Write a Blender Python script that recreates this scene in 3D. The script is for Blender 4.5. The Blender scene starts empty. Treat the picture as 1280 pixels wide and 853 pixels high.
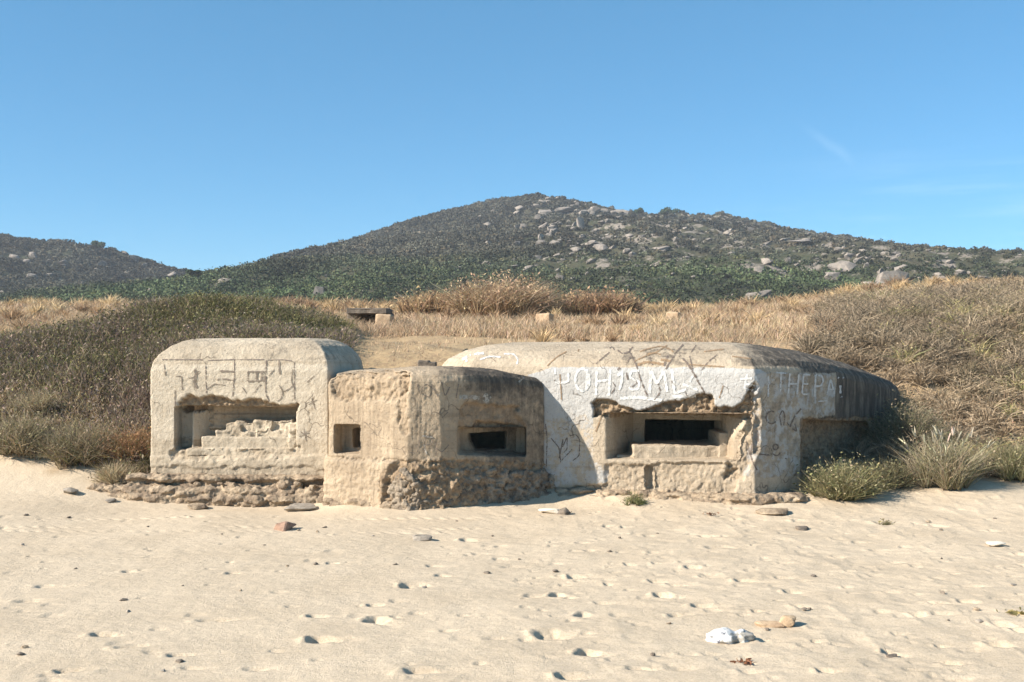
import bpy, bmesh, math, random
import numpy as np
from mathutils import Vector
from mathutils.bvhtree import BVHTree

random.seed(7)
rng = np.random.default_rng(7)
F = 1300.0            # focal length in photo pixels (1280 wide)
EYE = 2.0             # eye height above the beach
HOR = 440.0           # horizon row of the photo
scene = bpy.context.scene
COL = scene.collection

# ----------------------------------------------------------------- helpers
def P(px, py, Y):
    return ((px - 640.0) / F * Y, Y, EYE + (HOR - py) / F * Y)

def beachY(py, z=0.0):
    return (EYE - z) * F / (py - HOR)

def _hash(ix, iy, iz, seed):
    h = (ix.astype(np.uint32) * np.uint32(374761393) + iy.astype(np.uint32) * np.uint32(668265263)
         + iz.astype(np.uint32) * np.uint32(2147483647) + np.uint32(seed * 974711 & 0xffffffff))
    h = (h ^ (h >> np.uint32(13))) * np.uint32(1274126177)
    h = h ^ (h >> np.uint32(16))
    h = h * np.uint32(2246822519)
    h = h ^ (h >> np.uint32(15))
    return (h & np.uint32(0xffff)).astype(np.float32) / 32767.5 - 1.0

def vnoise(x, y, z, seed=0):
    x = np.asarray(x, np.float64); y = np.asarray(y, np.float64) + 0 * x; z = np.asarray(z, np.float64) + 0 * x
    fx, fy, fz = np.floor(x), np.floor(y), np.floor(z)
    ix, iy, iz = fx.astype(np.int64), fy.astype(np.int64), fz.astype(np.int64)
    tx, ty, tz = (x - fx), (y - fy), (z - fz)
    tx = tx * tx * (3 - 2 * tx); ty = ty * ty * (3 - 2 * ty); tz = tz * tz * (3 - 2 * tz)
    def c(a, b, d): return _hash((ix + a) & 0xffffffff, (iy + b) & 0xffffffff, (iz + d) & 0xffffffff, seed)
    x00 = c(0,0,0) * (1 - tx) + c(1,0,0) * tx
    x10 = c(0,1,0) * (1 - tx) + c(1,1,0) * tx
    x01 = c(0,0,1) * (1 - tx) + c(1,0,1) * tx
    x11 = c(0,1,1) * (1 - tx) + c(1,1,1) * tx
    return (x00 * (1 - ty) + x10 * ty) * (1 - tz) + (x01 * (1 - ty) + x11 * ty) * tz

def fbm(x, y, z, octv=4, seed=0, gain=0.5):
    s = 0; a = 1.0; f = 1.0; n = 0
    for o in range(octv):
        s = s + a * vnoise(np.asarray(x) * f + 13.7 * o, np.asarray(y) * f + 5.1 * o, np.asarray(z) * f, seed + o)
        n += a; a *= gain; f *= 2.03
    return s / n

def sstep(a, b, x):
    t = np.clip((x - a) / (b - a), 0, 1)
    return t * t * (3 - 2 * t)

def npmesh(name, V, loops, totals, cols=None, smooth=False, attr='Col'):
    me = bpy.data.meshes.new(name)
    V = np.ascontiguousarray(V, np.float32); loops = np.ascontiguousarray(loops, np.int32)
    totals = np.ascontiguousarray(totals, np.int32)
    starts = np.concatenate([[0], np.cumsum(totals)[:-1]]).astype(np.int32)
    me.vertices.add(len(V)); me.vertices.foreach_set('co', V.ravel())
    me.loops.add(len(loops)); me.loops.foreach_set('vertex_index', loops)
    me.polygons.add(len(totals)); me.polygons.foreach_set('loop_start', starts)
    me.polygons.foreach_set('loop_total', totals)
    me.polygons.foreach_set('use_smooth', np.full(len(totals), smooth, bool))
    me.update(calc_edges=True)
    if cols is not None:
        a = me.attributes.new(attr, 'FLOAT_COLOR', 'POINT')
        if cols.shape[1] == 3: cols = np.concatenate([cols, np.ones((len(cols), 1))], 1)
        a.data.foreach_set('color', np.ascontiguousarray(cols, np.float32).ravel())
    return me

def link(name, me, mat=None, parent=None):
    o = bpy.data.objects.new(name, me); COL.objects.link(o)
    if mat is not None: me.materials.append(mat)
    if parent is not None: o.parent = parent
    return o

def tag(o, label=None, cat=None, group=None, kind=None):
    if label: o['label'] = label
    if cat: o['category'] = cat
    if group: o['group'] = group
    if kind: o['kind'] = kind
    return o

def empty(name, loc, label, cat, group=None):
    o = bpy.data.objects.new(name, None); COL.objects.link(o); o.location = loc
    return tag(o, label, cat, group)

def reloc(o, loc):
    """shift a mesh built in world space so that it hangs under an Empty at loc"""
    o.data.transform(__import__('mathutils').Matrix.Translation(-Vector(loc)))

def inpoly(px, py, poly):
    r = np.zeros(len(px), bool); n = len(poly)
    for i in range(n):
        x0, y0 = poly[i]; x1, y1 = poly[(i + 1) % n]
        if y0 == y1: continue
        c = ((y0 > py) != (y1 > py)) & (px < (x1 - x0) * (py - y0) / (y1 - y0) + x0)
        r ^= c
    return r

# ----------------------------------------------------------------- materials
def newmat(name):
    m = bpy.data.materials.new(name); m.use_nodes = True
    nt = m.node_tree; nt.nodes.clear()
    out = nt.nodes.new('ShaderNodeOutputMaterial')
    return m, nt, out

class NT:
    def __init__(s, nt): s.nt = nt
    def n(s, t, **k):
        nd = s.nt.nodes.new(t)
        for a, b in k.items(): setattr(nd, a, b)
        return nd
    def put(s, sock, v):
        if isinstance(v, bpy.types.NodeSocket): s.nt.links.new(v, sock)
        elif v is not None:
            sock.default_value = v if not (isinstance(v, tuple) and len(v) == 3 and sock.type == 'RGBA') else (*v, 1)
    def noise(s, vec, scale, detail=3, rough=.55, dist=0):
        nd = s.n('ShaderNodeTexNoise'); s.put(nd.inputs['Vector'], vec)
        nd.inputs['Scale'].default_value = scale; nd.inputs['Detail'].default_value = detail
        nd.inputs['Roughness'].default_value = rough; nd.inputs['Distortion'].default_value = dist
        return nd.outputs['Fac']
    def ramp(s, fac, a, b):
        nd = s.n('ShaderNodeMapRange'); nd.interpolation_type = 'SMOOTHSTEP'; s.put(nd.inputs['Value'], fac)
        nd.inputs['From Min'].default_value = a; nd.inputs['From Max'].default_value = b
        return nd.outputs['Result']
    def mix(s, f, a, b, mode='MIX'):
        nd = s.n('ShaderNodeMix', data_type='RGBA', blend_type=mode)
        s.put(nd.inputs['Factor'], f); s.put(nd.inputs['A'], a) if False else None
        s.put(nd.inputs[6], a); s.put(nd.inputs[7], b)
        return nd.outputs[2]
    def math(s, op, a, b=None):
        nd = s.n('ShaderNodeMath', operation=op); s.put(nd.inputs[0], a)
        if b is not None: s.put(nd.inputs[1], b)
        return nd.outputs[0]
    def obj(s): return s.n('ShaderNodeNewGeometry').outputs['Position']
    def mapv(s, vec, scale):
        nd = s.n('ShaderNodeMapping'); s.put(nd.inputs['Vector'], vec); nd.inputs['Scale'].default_value = scale
        return nd.outputs[0]
    def attr(s, name):
        nd = s.n('ShaderNodeAttribute'); nd.attribute_name = name
        return nd
    def bump(s, h, strength, dist):
        nd = s.n('ShaderNodeBump'); s.put(nd.inputs['Height'], h)
        nd.inputs['Strength'].default_value = strength; nd.inputs['Distance'].default_value = dist
        return nd.outputs[0]
    def bsdf(s, col, rough=.9, normal=None, spec=.15):
        nd = s.n('ShaderNodeBsdfPrincipled'); s.put(nd.inputs['Base Color'], col)
        s.put(nd.inputs['Roughness'], rough); nd.inputs['Specular IOR Level'].default_value = spec
        if normal is not None: s.put(nd.inputs['Normal'], normal)
        return nd.outputs[0]

def concrete_mat(name, c1, c2, paintc=(.70, .70, .68), spall1=(.38, .28, .18), spall2=(.20, .145, .095)):
    m, nt, out = newmat(name); t = NT(nt); pos = t.obj()
    big = t.ramp(t.noise(pos, 1.7, 5, .6), .35, .68)
    base = t.mix(big, c1, c2)
    fine = t.ramp(t.noise(pos, 14, 5, .65), .35, .7)
    base = t.mix(t.math('MULTIPLY', fine, .45), base, tuple(c * .62 for c in c1))
    streak = t.ramp(t.noise(t.mapv(pos, (9, 9, .8)), 1.4, 5, .65), .48, .72)
    base = t.mix(t.math('MULTIPLY', streak, .45), base, tuple(c * .55 for c in c2))
    sp = t.n('ShaderNodeSeparateColor'); t.put(sp.inputs[0], t.attr('msk').outputs['Color'])
    nz = t.noise(pos, 9, 6, .7)
    pour = t.ramp(t.noise(t.mapv(pos, (.5, .5, 16)), 1.0, 3, .6), .55, .70)
    base = t.mix(t.math('MULTIPLY', pour, .30), base, tuple(c * .5 for c in c2))
    grit = t.ramp(t.noise(pos, 70, 3, .7), .40, .66)
    base = t.mix(t.math('MULTIPLY', grit, .20), base, tuple(c * .5 for c in c1))
    # dark mask: lichen, weathering, shade painted on turned-away walls, darker recesses
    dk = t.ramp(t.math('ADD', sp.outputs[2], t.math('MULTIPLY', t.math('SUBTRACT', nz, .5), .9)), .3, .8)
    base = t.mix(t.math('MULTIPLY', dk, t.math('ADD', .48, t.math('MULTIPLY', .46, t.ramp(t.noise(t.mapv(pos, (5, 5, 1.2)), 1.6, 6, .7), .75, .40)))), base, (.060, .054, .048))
    # paint, worn through in places
    worn = t.math('MULTIPLY', t.math('SUBTRACT', t.noise(pos, 6, 7, .75), .5), 1.5)
    pf = t.ramp(t.math('ADD', sp.outputs[0], worn), .38, .62)
    pcol = t.mix(t.ramp(t.noise(pos, 3.5, 4, .6), .4, .7), paintc, tuple(c * .86 for c in paintc))
    base = t.mix(t.math('MULTIPLY', pf, .92), base, pcol)
    # broken concrete
    scol = t.mix(t.ramp(t.noise(pos, 12, 5, .65), .35, .65), spall1, spall2)
    base = t.mix(sp.outputs[1], base, scol)
    # small pits and specks
    speck = t.ramp(t.noise(pos, 48, 2, .5), .62, .72)
    base = t.mix(t.math('MULTIPLY', speck, .5), base, (.15, .115, .085))
    wob = t.n('ShaderNodeMix', data_type='VECTOR'); nzc = t.n('ShaderNodeTexNoise'); t.put(nzc.inputs['Vector'], pos); nzc.inputs['Scale'].default_value = 4
    wob.inputs['Factor'].default_value = .25; t.put(wob.inputs[4], pos); t.put(wob.inputs[5], nzc.outputs['Color'])
    vor = t.n('ShaderNodeTexVoronoi', feature='DISTANCE_TO_EDGE'); t.put(vor.inputs['Vector'], wob.outputs[1]); vor.inputs['Scale'].default_value = 2.6
    crack = t.math('MULTIPLY', t.ramp(vor.outputs['Distance'], .016, .004), t.ramp(t.noise(pos, 1.9, 3, .6), .50, .62))
    base = t.mix(t.math('MULTIPLY', crack, .7), base, (.10, .08, .06))
    h = t.math('ADD', t.noise(pos, 26, 6, .7), t.math('MULTIPLY', t.noise(pos, 95, 3, .6), .4))
    nrm = t.bump(h, .9, .025)
    nt.links.new(t.bsdf(base, .92, nrm), out.inputs[0])
    return m

def rock_mat(name, c1, c2, scale=4.0, bump=.5, dist=.02):
    m, nt, out = newmat(name); t = NT(nt); pos = t.n('ShaderNodeTexCoord').outputs['Object']
    base = t.mix(t.ramp(t.noise(pos, scale, 6, .65), .35, .65), c1, c2)
    base = t.mix(t.math('MULTIPLY', t.ramp(t.noise(pos, scale * 7, 3, .6), .5, .7), .5), base, tuple(c * .5 for c in c2))
    nrm = t.bump(t.noise(pos, scale * 5, 6, .7), bump, dist)
    nt.links.new(t.bsdf(base, .92, nrm), out.inputs[0])
    return m

def plain_mat(name, c, rough=.85, var=.3, scale=20):
    m, nt, out = newmat(name); t = NT(nt); pos = t.obj()
    base = t.mix(t.ramp(t.noise(pos, scale, 4, .6), .35, .65), c, tuple(x * (1 - var) for x in c))
    nt.links.new(t.bsdf(base, rough), out.inputs[0]); return m

def graffiti_mat(name, c, wear=.5):
    m, nt, out = newmat(name); t = NT(nt); pos = t.obj()
    b = t.bsdf(c, .8)
    tr = t.n('ShaderNodeBsdfTransparent').outputs[0]
    f = t.ramp(t.noise(pos, 22, 5, .7), wear - .12, wear + .1)
    mx = t.n('ShaderNodeMixShader'); t.put(mx.inputs[0], f); nt.links.new(b, mx.inputs[1]); nt.links.new(tr, mx.inputs[2])
    nt.links.new(mx.outputs[0], out.inputs[0]); return m

def leaf_mat(name, transl=.25):
    m, nt, out = newmat(name); t = NT(nt)
    c = t.attr('Col').outputs['Color']
    d = t.bsdf(c, .75, None, .2)
    tr = t.n('ShaderNodeBsdfTranslucent'); t.put(tr.inputs['Color'], c)
    mx = t.n('ShaderNodeMixShader'); mx.inputs[0].default_value = transl
    nt.links.new(d, mx.inputs[1]); nt.links.new(tr.outputs[0], mx.inputs[2])
    nt.links.new(mx.outputs[0], out.inputs[0]); return m

M_leaf = leaf_mat('plant_blades')
M_hillleaf = leaf_mat('hill_foliage', .12)
M_left = concrete_mat('pale_concrete', (.575, .49, .37), (.43, .355, .26), paintc=(.545, .475, .37))
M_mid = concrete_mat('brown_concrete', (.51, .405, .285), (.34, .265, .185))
M_right = concrete_mat('grey_concrete', (.54, .45, .335), (.41, .335, .245), paintc=(.475, .47, .45))
M_rubble = rock_mat('conglomerate', (.42, .33, .23), (.20, .15, .105), 5, .8, .03)
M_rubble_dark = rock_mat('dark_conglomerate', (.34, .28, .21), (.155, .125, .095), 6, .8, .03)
M_granite = rock_mat('granite', (.315, .27, .225), (.165, .148, .132), 3.0, .8, .06)

# ----------------------------------------------------------------- terrain
FOOT = [(-60, 15.5), (-14, 15.4), (-7.4, 15.05), (-6.55, 14.75), (-5.9, 14.55), (-4.95, 14.25), (-2.4, 14.3), (0.4, 14.4),
        (3.6, 13.75), (4.9, 13.85), (6.1, 14.2), (7.2, 14.5), (9, 15.0), (14, 15.6), (60, 16)]
def yfoot(X):
    return np.interp(X, [a for a, b in FOOT], [b for a, b in FOOT])

CP = []
def cp(px, py, Y, dz=0):
    x, y, z = P(px, py, Y); CP.append((x, y, z + dz))
for X in (-16, -11, -6.5, -2.2, 2.2, 6.5, 11, 16):
    for Y in (2, 7, 11):
        CP.append((X, Y, 0.0))
for a in [(-6, 13.0, .03), (-3.6, 13.0, .0), (-1.3, 12.7, 0), (.4, 13.0, 0), (2.2, 12.9, 0), (4, 13.0, .02), (6.2, 13.0, .06),
          (-4.9, 13.8, .0), (-3.7, 13.8, -.04), (-2.7, 13.6, -.03), (-5.4, 13.9, .05), (-2.4, 13.3, .0), (.4, 13.7, .02), (3.0, 13.25, .02), (4.6, 13.6, .06), (-9, 13, .06), (9, 13, .08),
          (-13, 13.4, .12), (13, 13.4, .15)]:
    CP.append(a)
for a in [(0, 568, 15.0), (60, 583, 14.7), (112, 603, 14.3), (0, 620, 13.7), (-160, 565, 15.2), (-400, 560, 15.4),
          (1100, 617, 13.9), (1200, 607, 14.2), (1280, 601, 14.5), (1450, 590, 15.2), (1700, 580, 15.5)]:
    cp(*a)
for a in [(0, 434, 17.5, -.3), (-120, 450, 17.5, -.2), (130, 388, 19, -.3), (250, 364, 20, -.36), (310, 366, 20.5, -.36), (380, 390, 20.5, -.3),
          (430, 422, 20, -.25), (50, 505, 16, -.1), (150, 480, 16.3, -.2), (180, 560, 15, -.15), (220, 412, 18, -.25), (320, 412, 18, -.2), (400, 418, 18.2, -.2)]:
    cp(*a)
CP += [(-3.4, 16.6, 1.95), (-2.0, 16.6, 1.93), (-4.6, 16.8, 1.95)]
for a in [(0, 420, 24, -.1), (60, 406, 28, -.1), (100, 384, 45, -.2), (0, 381, 50, -.2), (-300, 385, 45, -.2), (-300, 420, 24, -.1), (200, 385, 34, -.1),
          (470, 444, 16.6, 0), (520, 450, 16.6, 0), (600, 448, 16.9, 0), (470, 438, 18.8), (560, 428, 19.5), (600, 412, 24), (480, 419, 25), (465, 417, 28.3), (440, 417, 28.6), (490, 417, 28.3),
          (460, 396, 32, -.1), (620, 400, 30, -.1), (400, 381, 45, -.2), (700, 386, 50, -.3), (850, 388, 50, -.3), (760, 398, 30, -.2),
          (720, 424, 20, -.08), (800, 422, 20, -.08), (900, 422, 20, -.1), (1000, 425, 20, -.15), (850, 402, 26, -.15), (1000, 392, 26, -.2), (1000, 376, 40, -.3),
          (1100, 425, 19, -.2), (1135, 470, 17.6, -.2), (1190, 515, 16.3, -.25), (1280, 500, 16.5, -.2), (1200, 420, 19.5, -.25), (1280, 405, 20, -.25),
          (1150, 369, 26, -.42), (1280, 351, 25, -.52), (1400, 342, 25, -.55), (1050, 378, 28, -.3), (1500, 400, 19, -.2), (1700, 345, 27, -.3)]:
    cp(*a)
CP += [(-30, 20, 2.2), (-30, 30, 3.2), (30, 30, 4.3), (-40, 70, 4.2), (0, 72, 4.2), (40, 70, 4.2), (-30, 45, 4.0), (30, 45, 4.3), (14, 40, 4.4), (20, 58, 4.2)]
CP = np.array(CP, float)
def _rk(dx, dy): return np.sqrt(dx * dx + dy * dy + .35)
_A = _rk(CP[:, None, 0] - CP[None, :, 0], CP[:, None, 1] - CP[None, :, 1])
_n = len(CP); _Q = np.concatenate([np.ones((_n, 1)), CP[:, :2]], 1)
_M = np.block([[_A - .02 * np.eye(_n), _Q], [_Q.T, np.zeros((3, 3))]])
_W = np.linalg.solve(_M, np.concatenate([CP[:, 2], np.zeros(3)]))
def _rbf(X, Y):
    X = np.clip(X, -30, 30); Yc = np.clip(Y, 2, 72)
    out = np.empty(X.shape)
    for s in range(0, len(X), 200000):
        e = slice(s, s + 200000)
        K = _rk(X[e, None] - CP[None, :, 0], Yc[e, None] - CP[None, :, 1])
        out[e] = K @ _W[:_n] + _W[_n] + _W[_n + 1] * X[e] + _W[_n + 2] * Yc[e]
    return out

# bunker plans (X, Y), counter-clockwise seen from above, front points first from left to right
PL_LEFT = [(-4.92, 14.15), (-2.47, 13.98), (-2.2, 15.0), (-2.3, 16.1), (-4.75, 16.1)]
PL_MID = [(-2.40, 13.58), (-1.30, 12.98), (-.90, 13.06), (-.51, 13.28), (-.05, 13.62), (.43, 14.08), (.5, 15.7), (-2.5, 15.7)]
PL_RIGHT = [(-1.05, 15.0), (-.6, 14.42), (.45, 14.10), (3.14, 13.46), (3.9, 14.02), (4.60, 14.74), (5.5, 15.85), (6.3, 16.9), (5.7, 17.8), (-.9, 17.7)]
def inset(poly, d):
    n = len(poly); c = np.mean(poly, 0); res = []
    for i in range(n):
        a, b, e = np.array(poly[i - 1]), np.array(poly[i]), np.array(poly[(i + 1) % n])
        d1 = (b - a) / np.linalg.norm(b - a); d2 = (e - b) / np.linalg.norm(e - b)
        n1 = np.array([-d1[1], d1[0]]); n2 = np.array([-d2[1], d2[0]])
        k = n1 + n2; k = k / max(k @ n1, .35) 
        res.append(tuple(b + k * d / 1.0 if abs(k @ n1) < 1e9 else b))
    return res

def H(X, Y, raw=False):
    X = np.asarray(X, float); Y = np.asarray(Y, float)
    sh = X.shape; X = X.ravel(); Y = Y.ravel()
    z = _rbf(X, Y)
    z = np.where(Y < 11.5, z * sstep(8, 11.5, Y), z)
    far = sstep(55, 72, Y)
    z = z * (1 - far) + 4.1 * far
    z = np.where(np.abs(X) > 30, z * 1.0, z)
    if not raw:
        for pl in (PL_LEFT, PL_MID, PL_RIGHT):
            ip = inpoly(X, Y, inset(pl, .14))
            z = np.where(ip, np.minimum(z, -.12), z)
    return z.reshape(sh)

# footprints and scuffs: (px, py, length px, width px, angle deg, depth m)
PITS = []
def pit(px, py, lpx, wpx, ang, depth, rim=.35):
    Y = beachY(py); X = (px - 640) / F * Y; s = Y / F
    # wpx is the seen (foreshortened) width
    fs = max(.14, EYE / Y)
    PITS.append((X, Y, lpx * s * .5, max(.035, wpx * s / fs * .31), math.radians(ang), depth * 1.0, rim))
for a in [(402, 800, 38, 13, 0, .07), (470, 776, 30, 12, -35, .06), (397, 771, 26, 7, 5, .04), (516, 732, 32, 12, 5, .05), (527, 840, 44, 14, 8, .05),
          (130, 795, 32, 9, 8, .05), (165, 809, 40, 6, 18, .03), (226, 819, 34, 6, 10, .03), (85, 839, 32, 7, 14, .04), (272, 775, 50, 6, 10, .03),
          (36, 751, 30, 8, 0, .03), (60, 733, 34, 7, 0, .025), (163, 714, 18, 5, 0, .03), (292, 716, 18, 5, 0, .03), (415, 703, 16, 4, 0, .03),
          (467, 757, 20, 6, 0, .03), (545, 706, 22, 5, 0, .03), (553, 719, 18, 5, -10, .03), (525, 669, 10, 4, 0, .01), (585, 672, 20, 6, -15, .04),
          (720, 720, 22, 9, 0, .05), (697, 745, 18, 9, -30, .05), (713, 748, 18, 5, 0, .03), (755, 755, 22, 6, 0, .03), (728, 770, 16, 10, -30, .04),
          (690, 795, 42, 18, 0, .06), (735, 818, 28, 13, -25, .06), (712, 848, 34, 14, 0, .06), (800, 838, 36, 7, -8, .03), (760, 730, 12, 6, 0, .03),
          (822, 727, 24, 9, 0, .05), (846, 732, 24, 6, 8, .04), (830, 746, 24, 10, -15, .06), (788, 705, 14, 6, 0, .03), (822, 704, 14, 5, 0, .03),
          (866, 709, 20, 6, -5, .04), (885, 721, 22, 5, 0, .03), (935, 727, 34, 6, -6, .05), (880, 759, 28, 7, -5, .05), (850, 769, 32, 7, 14, .03),
          (948, 766, 16, 6, 0, .04), (990, 740, 20, 7, 0, .04), (980, 722, 24, 6, 5, .03), (1050, 694, 20, 6, 8, .04), (1100, 685, 30, 5, 0, .03),
          (1075, 675, 20, 4, 0, .03), (1115, 741, 26, 6, 8, .03), (1063, 714, 16, 5, 0, .03), (1120, 700, 20, 5, 8, .03), (1193, 717, 16, 4, 0, .03),
          (1175, 756, 30, 8, -5, .05), (1150, 769, 24, 8, 14, .04), (1208, 752, 20, 7, -20, .04), (1215, 733, 36, 7, 0, .03), (1180, 768, 30, 8, -5, .03),
          (1255, 781, 30, 11, 0, .05), (1275, 788, 20, 9, 0, .04), (1250, 806, 34, 13, 0, .06), (1190, 829, 32, 8, 5, .05), (1178, 806, 18, 6, -15, .03),
          (1112, 816, 20, 10, -20, .06), (1032, 842, 26, 11, 0, .05), (1020, 802, 14, 4, 0, .03), (1243, 663, 14, 5, 0, .03), (1275, 691, 16, 6, 0, .04),
          (1270, 713, 16, 4, 0, .03), (1105, 654, 20, 6, -5, .04), (1175, 657, 24, 6, -8, .04), (900, 683, 34, 7, 8, .04), (885, 669, 24, 5, 0, .03),
          (860, 703, 26, 4, 5, .02), (728, 678, 16, 4, 0, .03), (738, 687, 16, 4, 0, .02), (925, 648, 16, 4, 0, .03), (1000, 650, 20, 5, -8, .03),
          (640, 706, 30, 5, 6, .02), (600, 690, 22, 4, 0, .02), (1125, 792, 20, 6, 0, .02), (1060, 735, 14, 4, 0, .02), (960, 800, 22, 5, 5, .02),
          (620, 800, 30, 6, 5, .02), (560, 790, 24, 5, 0, .02), (320, 835, 30, 6, 8, .02), (240, 834, 28, 6, -8, .02), (350, 740, 24, 5, 4, .015)]:
    pit(*a)
r2 = random.Random(3)
for i in range(620):
    px = r2.uniform(-60, 1340); py = r2.uniform(640, 860) if i % 3 else r2.uniform(628, 720)
    w = 1.0 if px > 640 else .35
    if r2.random() > w: continue
    l = r2.uniform(8, 26) * (py - HOR) / 330
    pit(px, py, l, l * r2.uniform(.25, .4), r2.uniform(-25, 25), r2.uniform(.006, .018), .4)

def sand_detail(X, Y):
    """fine relief of the trampled beach (X, Y flattened arrays)"""
    d = fbm(X * 1.1, Y * 1.1, 0, 4, 11) * .022 * (.5 + .5 * sstep(-3, 2, X))
    d += fbm(X * 5.5, Y * 5.5, 0, 3, 21) * .008 * (.6 + .6 * sstep(-2, 2, X))
    d += fbm(X * 16, Y * 22, 0, 2, 31) * .0035
    # trampled, lumpy right side
    rid = 1 - np.abs(vnoise(X * 3.4, Y * 3.0, 0, 41)); d += rid ** 3 * .008 * sstep(-.5, 2.5, X)
    # tyre tread rows running along the beach on the left
    for y0 in (12.55, 11.9, 11.62):
        wav = y0 + .04 * np.sin(X * .7)
        band = np.exp(-((Y - wav) / .06) ** 2) * sstep(.4, -1.0, X)
        d += band * (.006 * np.sin(X * 2 * math.pi / .17 + (Y - y0) * 30) - .006) * np.clip(.6 + 1.2 * vnoise(X * 1.3, Y * 2, y0, 55), 0, 1.3)
    for (x0, y0, a, b, th, dep, rim) in PITS:
        R = max(a, b) * 3.2
        sel = np.where((np.abs(X - x0) < R) & (np.abs(Y - y0) < R))[0]
        if len(sel) == 0: continue
        c, s = math.cos(th), math.sin(th)
        u = ((X[sel] - x0) * c + (Y[sel] - y0) * s) / a
        v = (-(X[sel] - x0) * s + (Y[sel] - y0) * c) / b
        wob = 1 + .22 * vnoise(X[sel] * 14, Y[sel] * 14, x0, 51)
        r = np.sqrt(u * u + v * v) * wob
        hole = 1 - sstep(.45, 1.05, r)
        scoop = np.clip(1 - (v * wob) ** 2, 0, 1) ** .7 * sstep(-1.1, -.45, u * wob) * np.clip(1 - (u + .45) / 3.2, 0, 1) ** 1.3
        lip = np.exp(-((r - 1.3) / .25) ** 2)
        berm = np.exp(-((u * wob + 1.25) / .42) ** 2) * np.exp(-(v * .9) ** 2)
        hole = (.15 * hole + .72 * scoop - .26 * berm) * (1 + .35 * vnoise(X[sel] * 30, Y[sel] * 30, x0, 52))
        d[sel] += -dep * hole + dep * rim * .35 * lip * (.6 + .4 * vnoise(X[sel] * 9, Y[sel] * 9, x0, 53))
    return d

# ground sheet
xs_d = np.arange(-7.6, 7.6, .0165)
g = [7.6]; st = .05
while g[-1] < 950: g.append(g[-1] + st); st *= 1.13
g[-1] = 980.0
xs = np.concatenate([-np.array(g[::-1]), xs_d[1:], np.array(g)])
ys_d = np.concatenate([np.arange(5.6, 13.9, .0165), np.arange(13.9, 18.4, .035)])
g = [18.4]; st = .06
while g[-1] < 1080: g.append(g[-1] + st); st *= 1.055
g[-1] = 1100.0
gb = [5.6]; st = .05
while gb[-1] > -380: gb.append(gb[-1] - st); st *= 1.25
gb[-1] = -400.0
ys = np.concatenate([np.array(gb[::-1]), ys_d[1:], np.array(g)])
GX, GY = np.meshgrid(xs, ys)
gx, gy = GX.ravel(), GY.ravel()
gz = H(gx, gy)
inb = np.zeros(len(gx), bool)
for pl in (PL_LEFT, PL_MID, PL_RIGHT): inb |= inpoly(gx, gy, inset(pl, .14))
soil = sstep(-.12, .35, gy - yfoot(gx) + .35 * fbm(gx * 2.2, gy * 2.2, 0, 3, 61))
near = (gy > 4.5) & (gy < 19) & (np.abs(gx) < 9) & ~inb
det = np.zeros(len(gx)); idx = np.where(near)[0]
det[idx] = sand_detail(gx[idx], gy[idx])
fade = (1 - sstep(8, 9, np.abs(gx))) * sstep(4.5, 5.5, gy)
gz = gz + det * fade * (1 - .5 * soil)
gz += (soil * fbm(gx * .9, gy * .9, 0, 3, 71) * .10) * (gy < 90) * (gy > 16) * ~inb
nx_, ny_ = len(xs), len(ys)
ii = (np.arange(ny_ - 1)[:, None] * nx_ + np.arange(nx_ - 1)[None, :]).ravel()
loops = np.stack([ii, ii + 1, ii + nx_ + 1, ii + nx_], 1).ravel()
cols = np.stack([soil, sstep(24, 16, gy), 0 * soil], 1)
me = npmesh('beach', np.stack([gx, gy, gz], 1), loops, np.full(len(ii), 4), cols, True, 'soil')
m, nt, out = newmat('dry_sand'); t = NT(nt); pos = t.obj()
sand = t.mix(t.ramp(t.noise(pos, 1.1, 4, .6), .35, .68), (.590, .488, .360), (.522, .428, .312))
sand = t.mix(t.math('MULTIPLY', t.ramp(t.noise(pos, 55, 4, .75), .42, .68), .55), sand, (.36, .285, .19))
sand = t.mix(t.math('MULTIPLY', t.ramp(t.noise(pos, 210, 2, .6), .55, .72), .55), sand, (.27, .21, .14))
sand = t.mix(t.math('MULTIPLY', t.ramp(t.noise(pos, 130, 2, .6), .62, .74), .6), sand, (.66, .57, .43))
soilc = t.mix(t.ramp(t.noise(pos, 3.0, 6, .7), .35, .65), (.40, .285, .165), (.25, .18, .115))
soilc = t.mix(t.math('MULTIPLY', t.ramp(t.noise(pos, 22, 5, .7), .4, .65), .6), soilc, (.46, .35, .20))
sp = t.n('ShaderNodeSeparateColor'); t.put(sp.inputs[0], t.attr('soil').outputs['Color'])
gcol = t.mix(sp.outputs[0], sand, soilc)
hh = t.math('ADD', t.noise(pos, 34, 5, .75), t.math('MULTIPLY', t.noise(pos, 120, 3, .6), .5))
nt.links.new(t.bsdf(gcol, .95, t.bump(hh, .55, .02), .1), out.inputs[0])
tag(link('beach', me, m), kind='structure')
del GX, GY

# ----------------------------------------------------------------- hills
SKY1 = [(150, 420), (230, 396), (305, 359), (350, 343), (400, 323), (450, 303), (500, 284), (560, 265), (620, 251), (655, 246), (675, 243), (700, 247), (720, 250), (760, 260),
        (800, 268), (850, 269), (900, 273), (960, 286), (1050, 301), (1150, 321), (1215, 331), (1300, 345), (1450, 365), (1700, 400)]
SKY2 = [(-900, 330), (-400, 290), (-100, 290), (0, 297), (60, 306), (120, 310), (170, 325), (220, 339), (270, 349), (300, 357), (335, 372), (400, 400), (430, 430)]
SKY3 = [(1000, 400), (1150, 345), (1215, 331), (1250, 327), (1300, 326), (1500, 330), (1900, 350), (2600, 380)]
def ridge(sk, Yr):
    xs_ = [(a - 640) / F * Yr for a, b in sk]; zs_ = [EYE + (HOR - b) / F * Yr for a, b in sk]
    return lambda X: np.interp(X, xs_, zs_)
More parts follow.
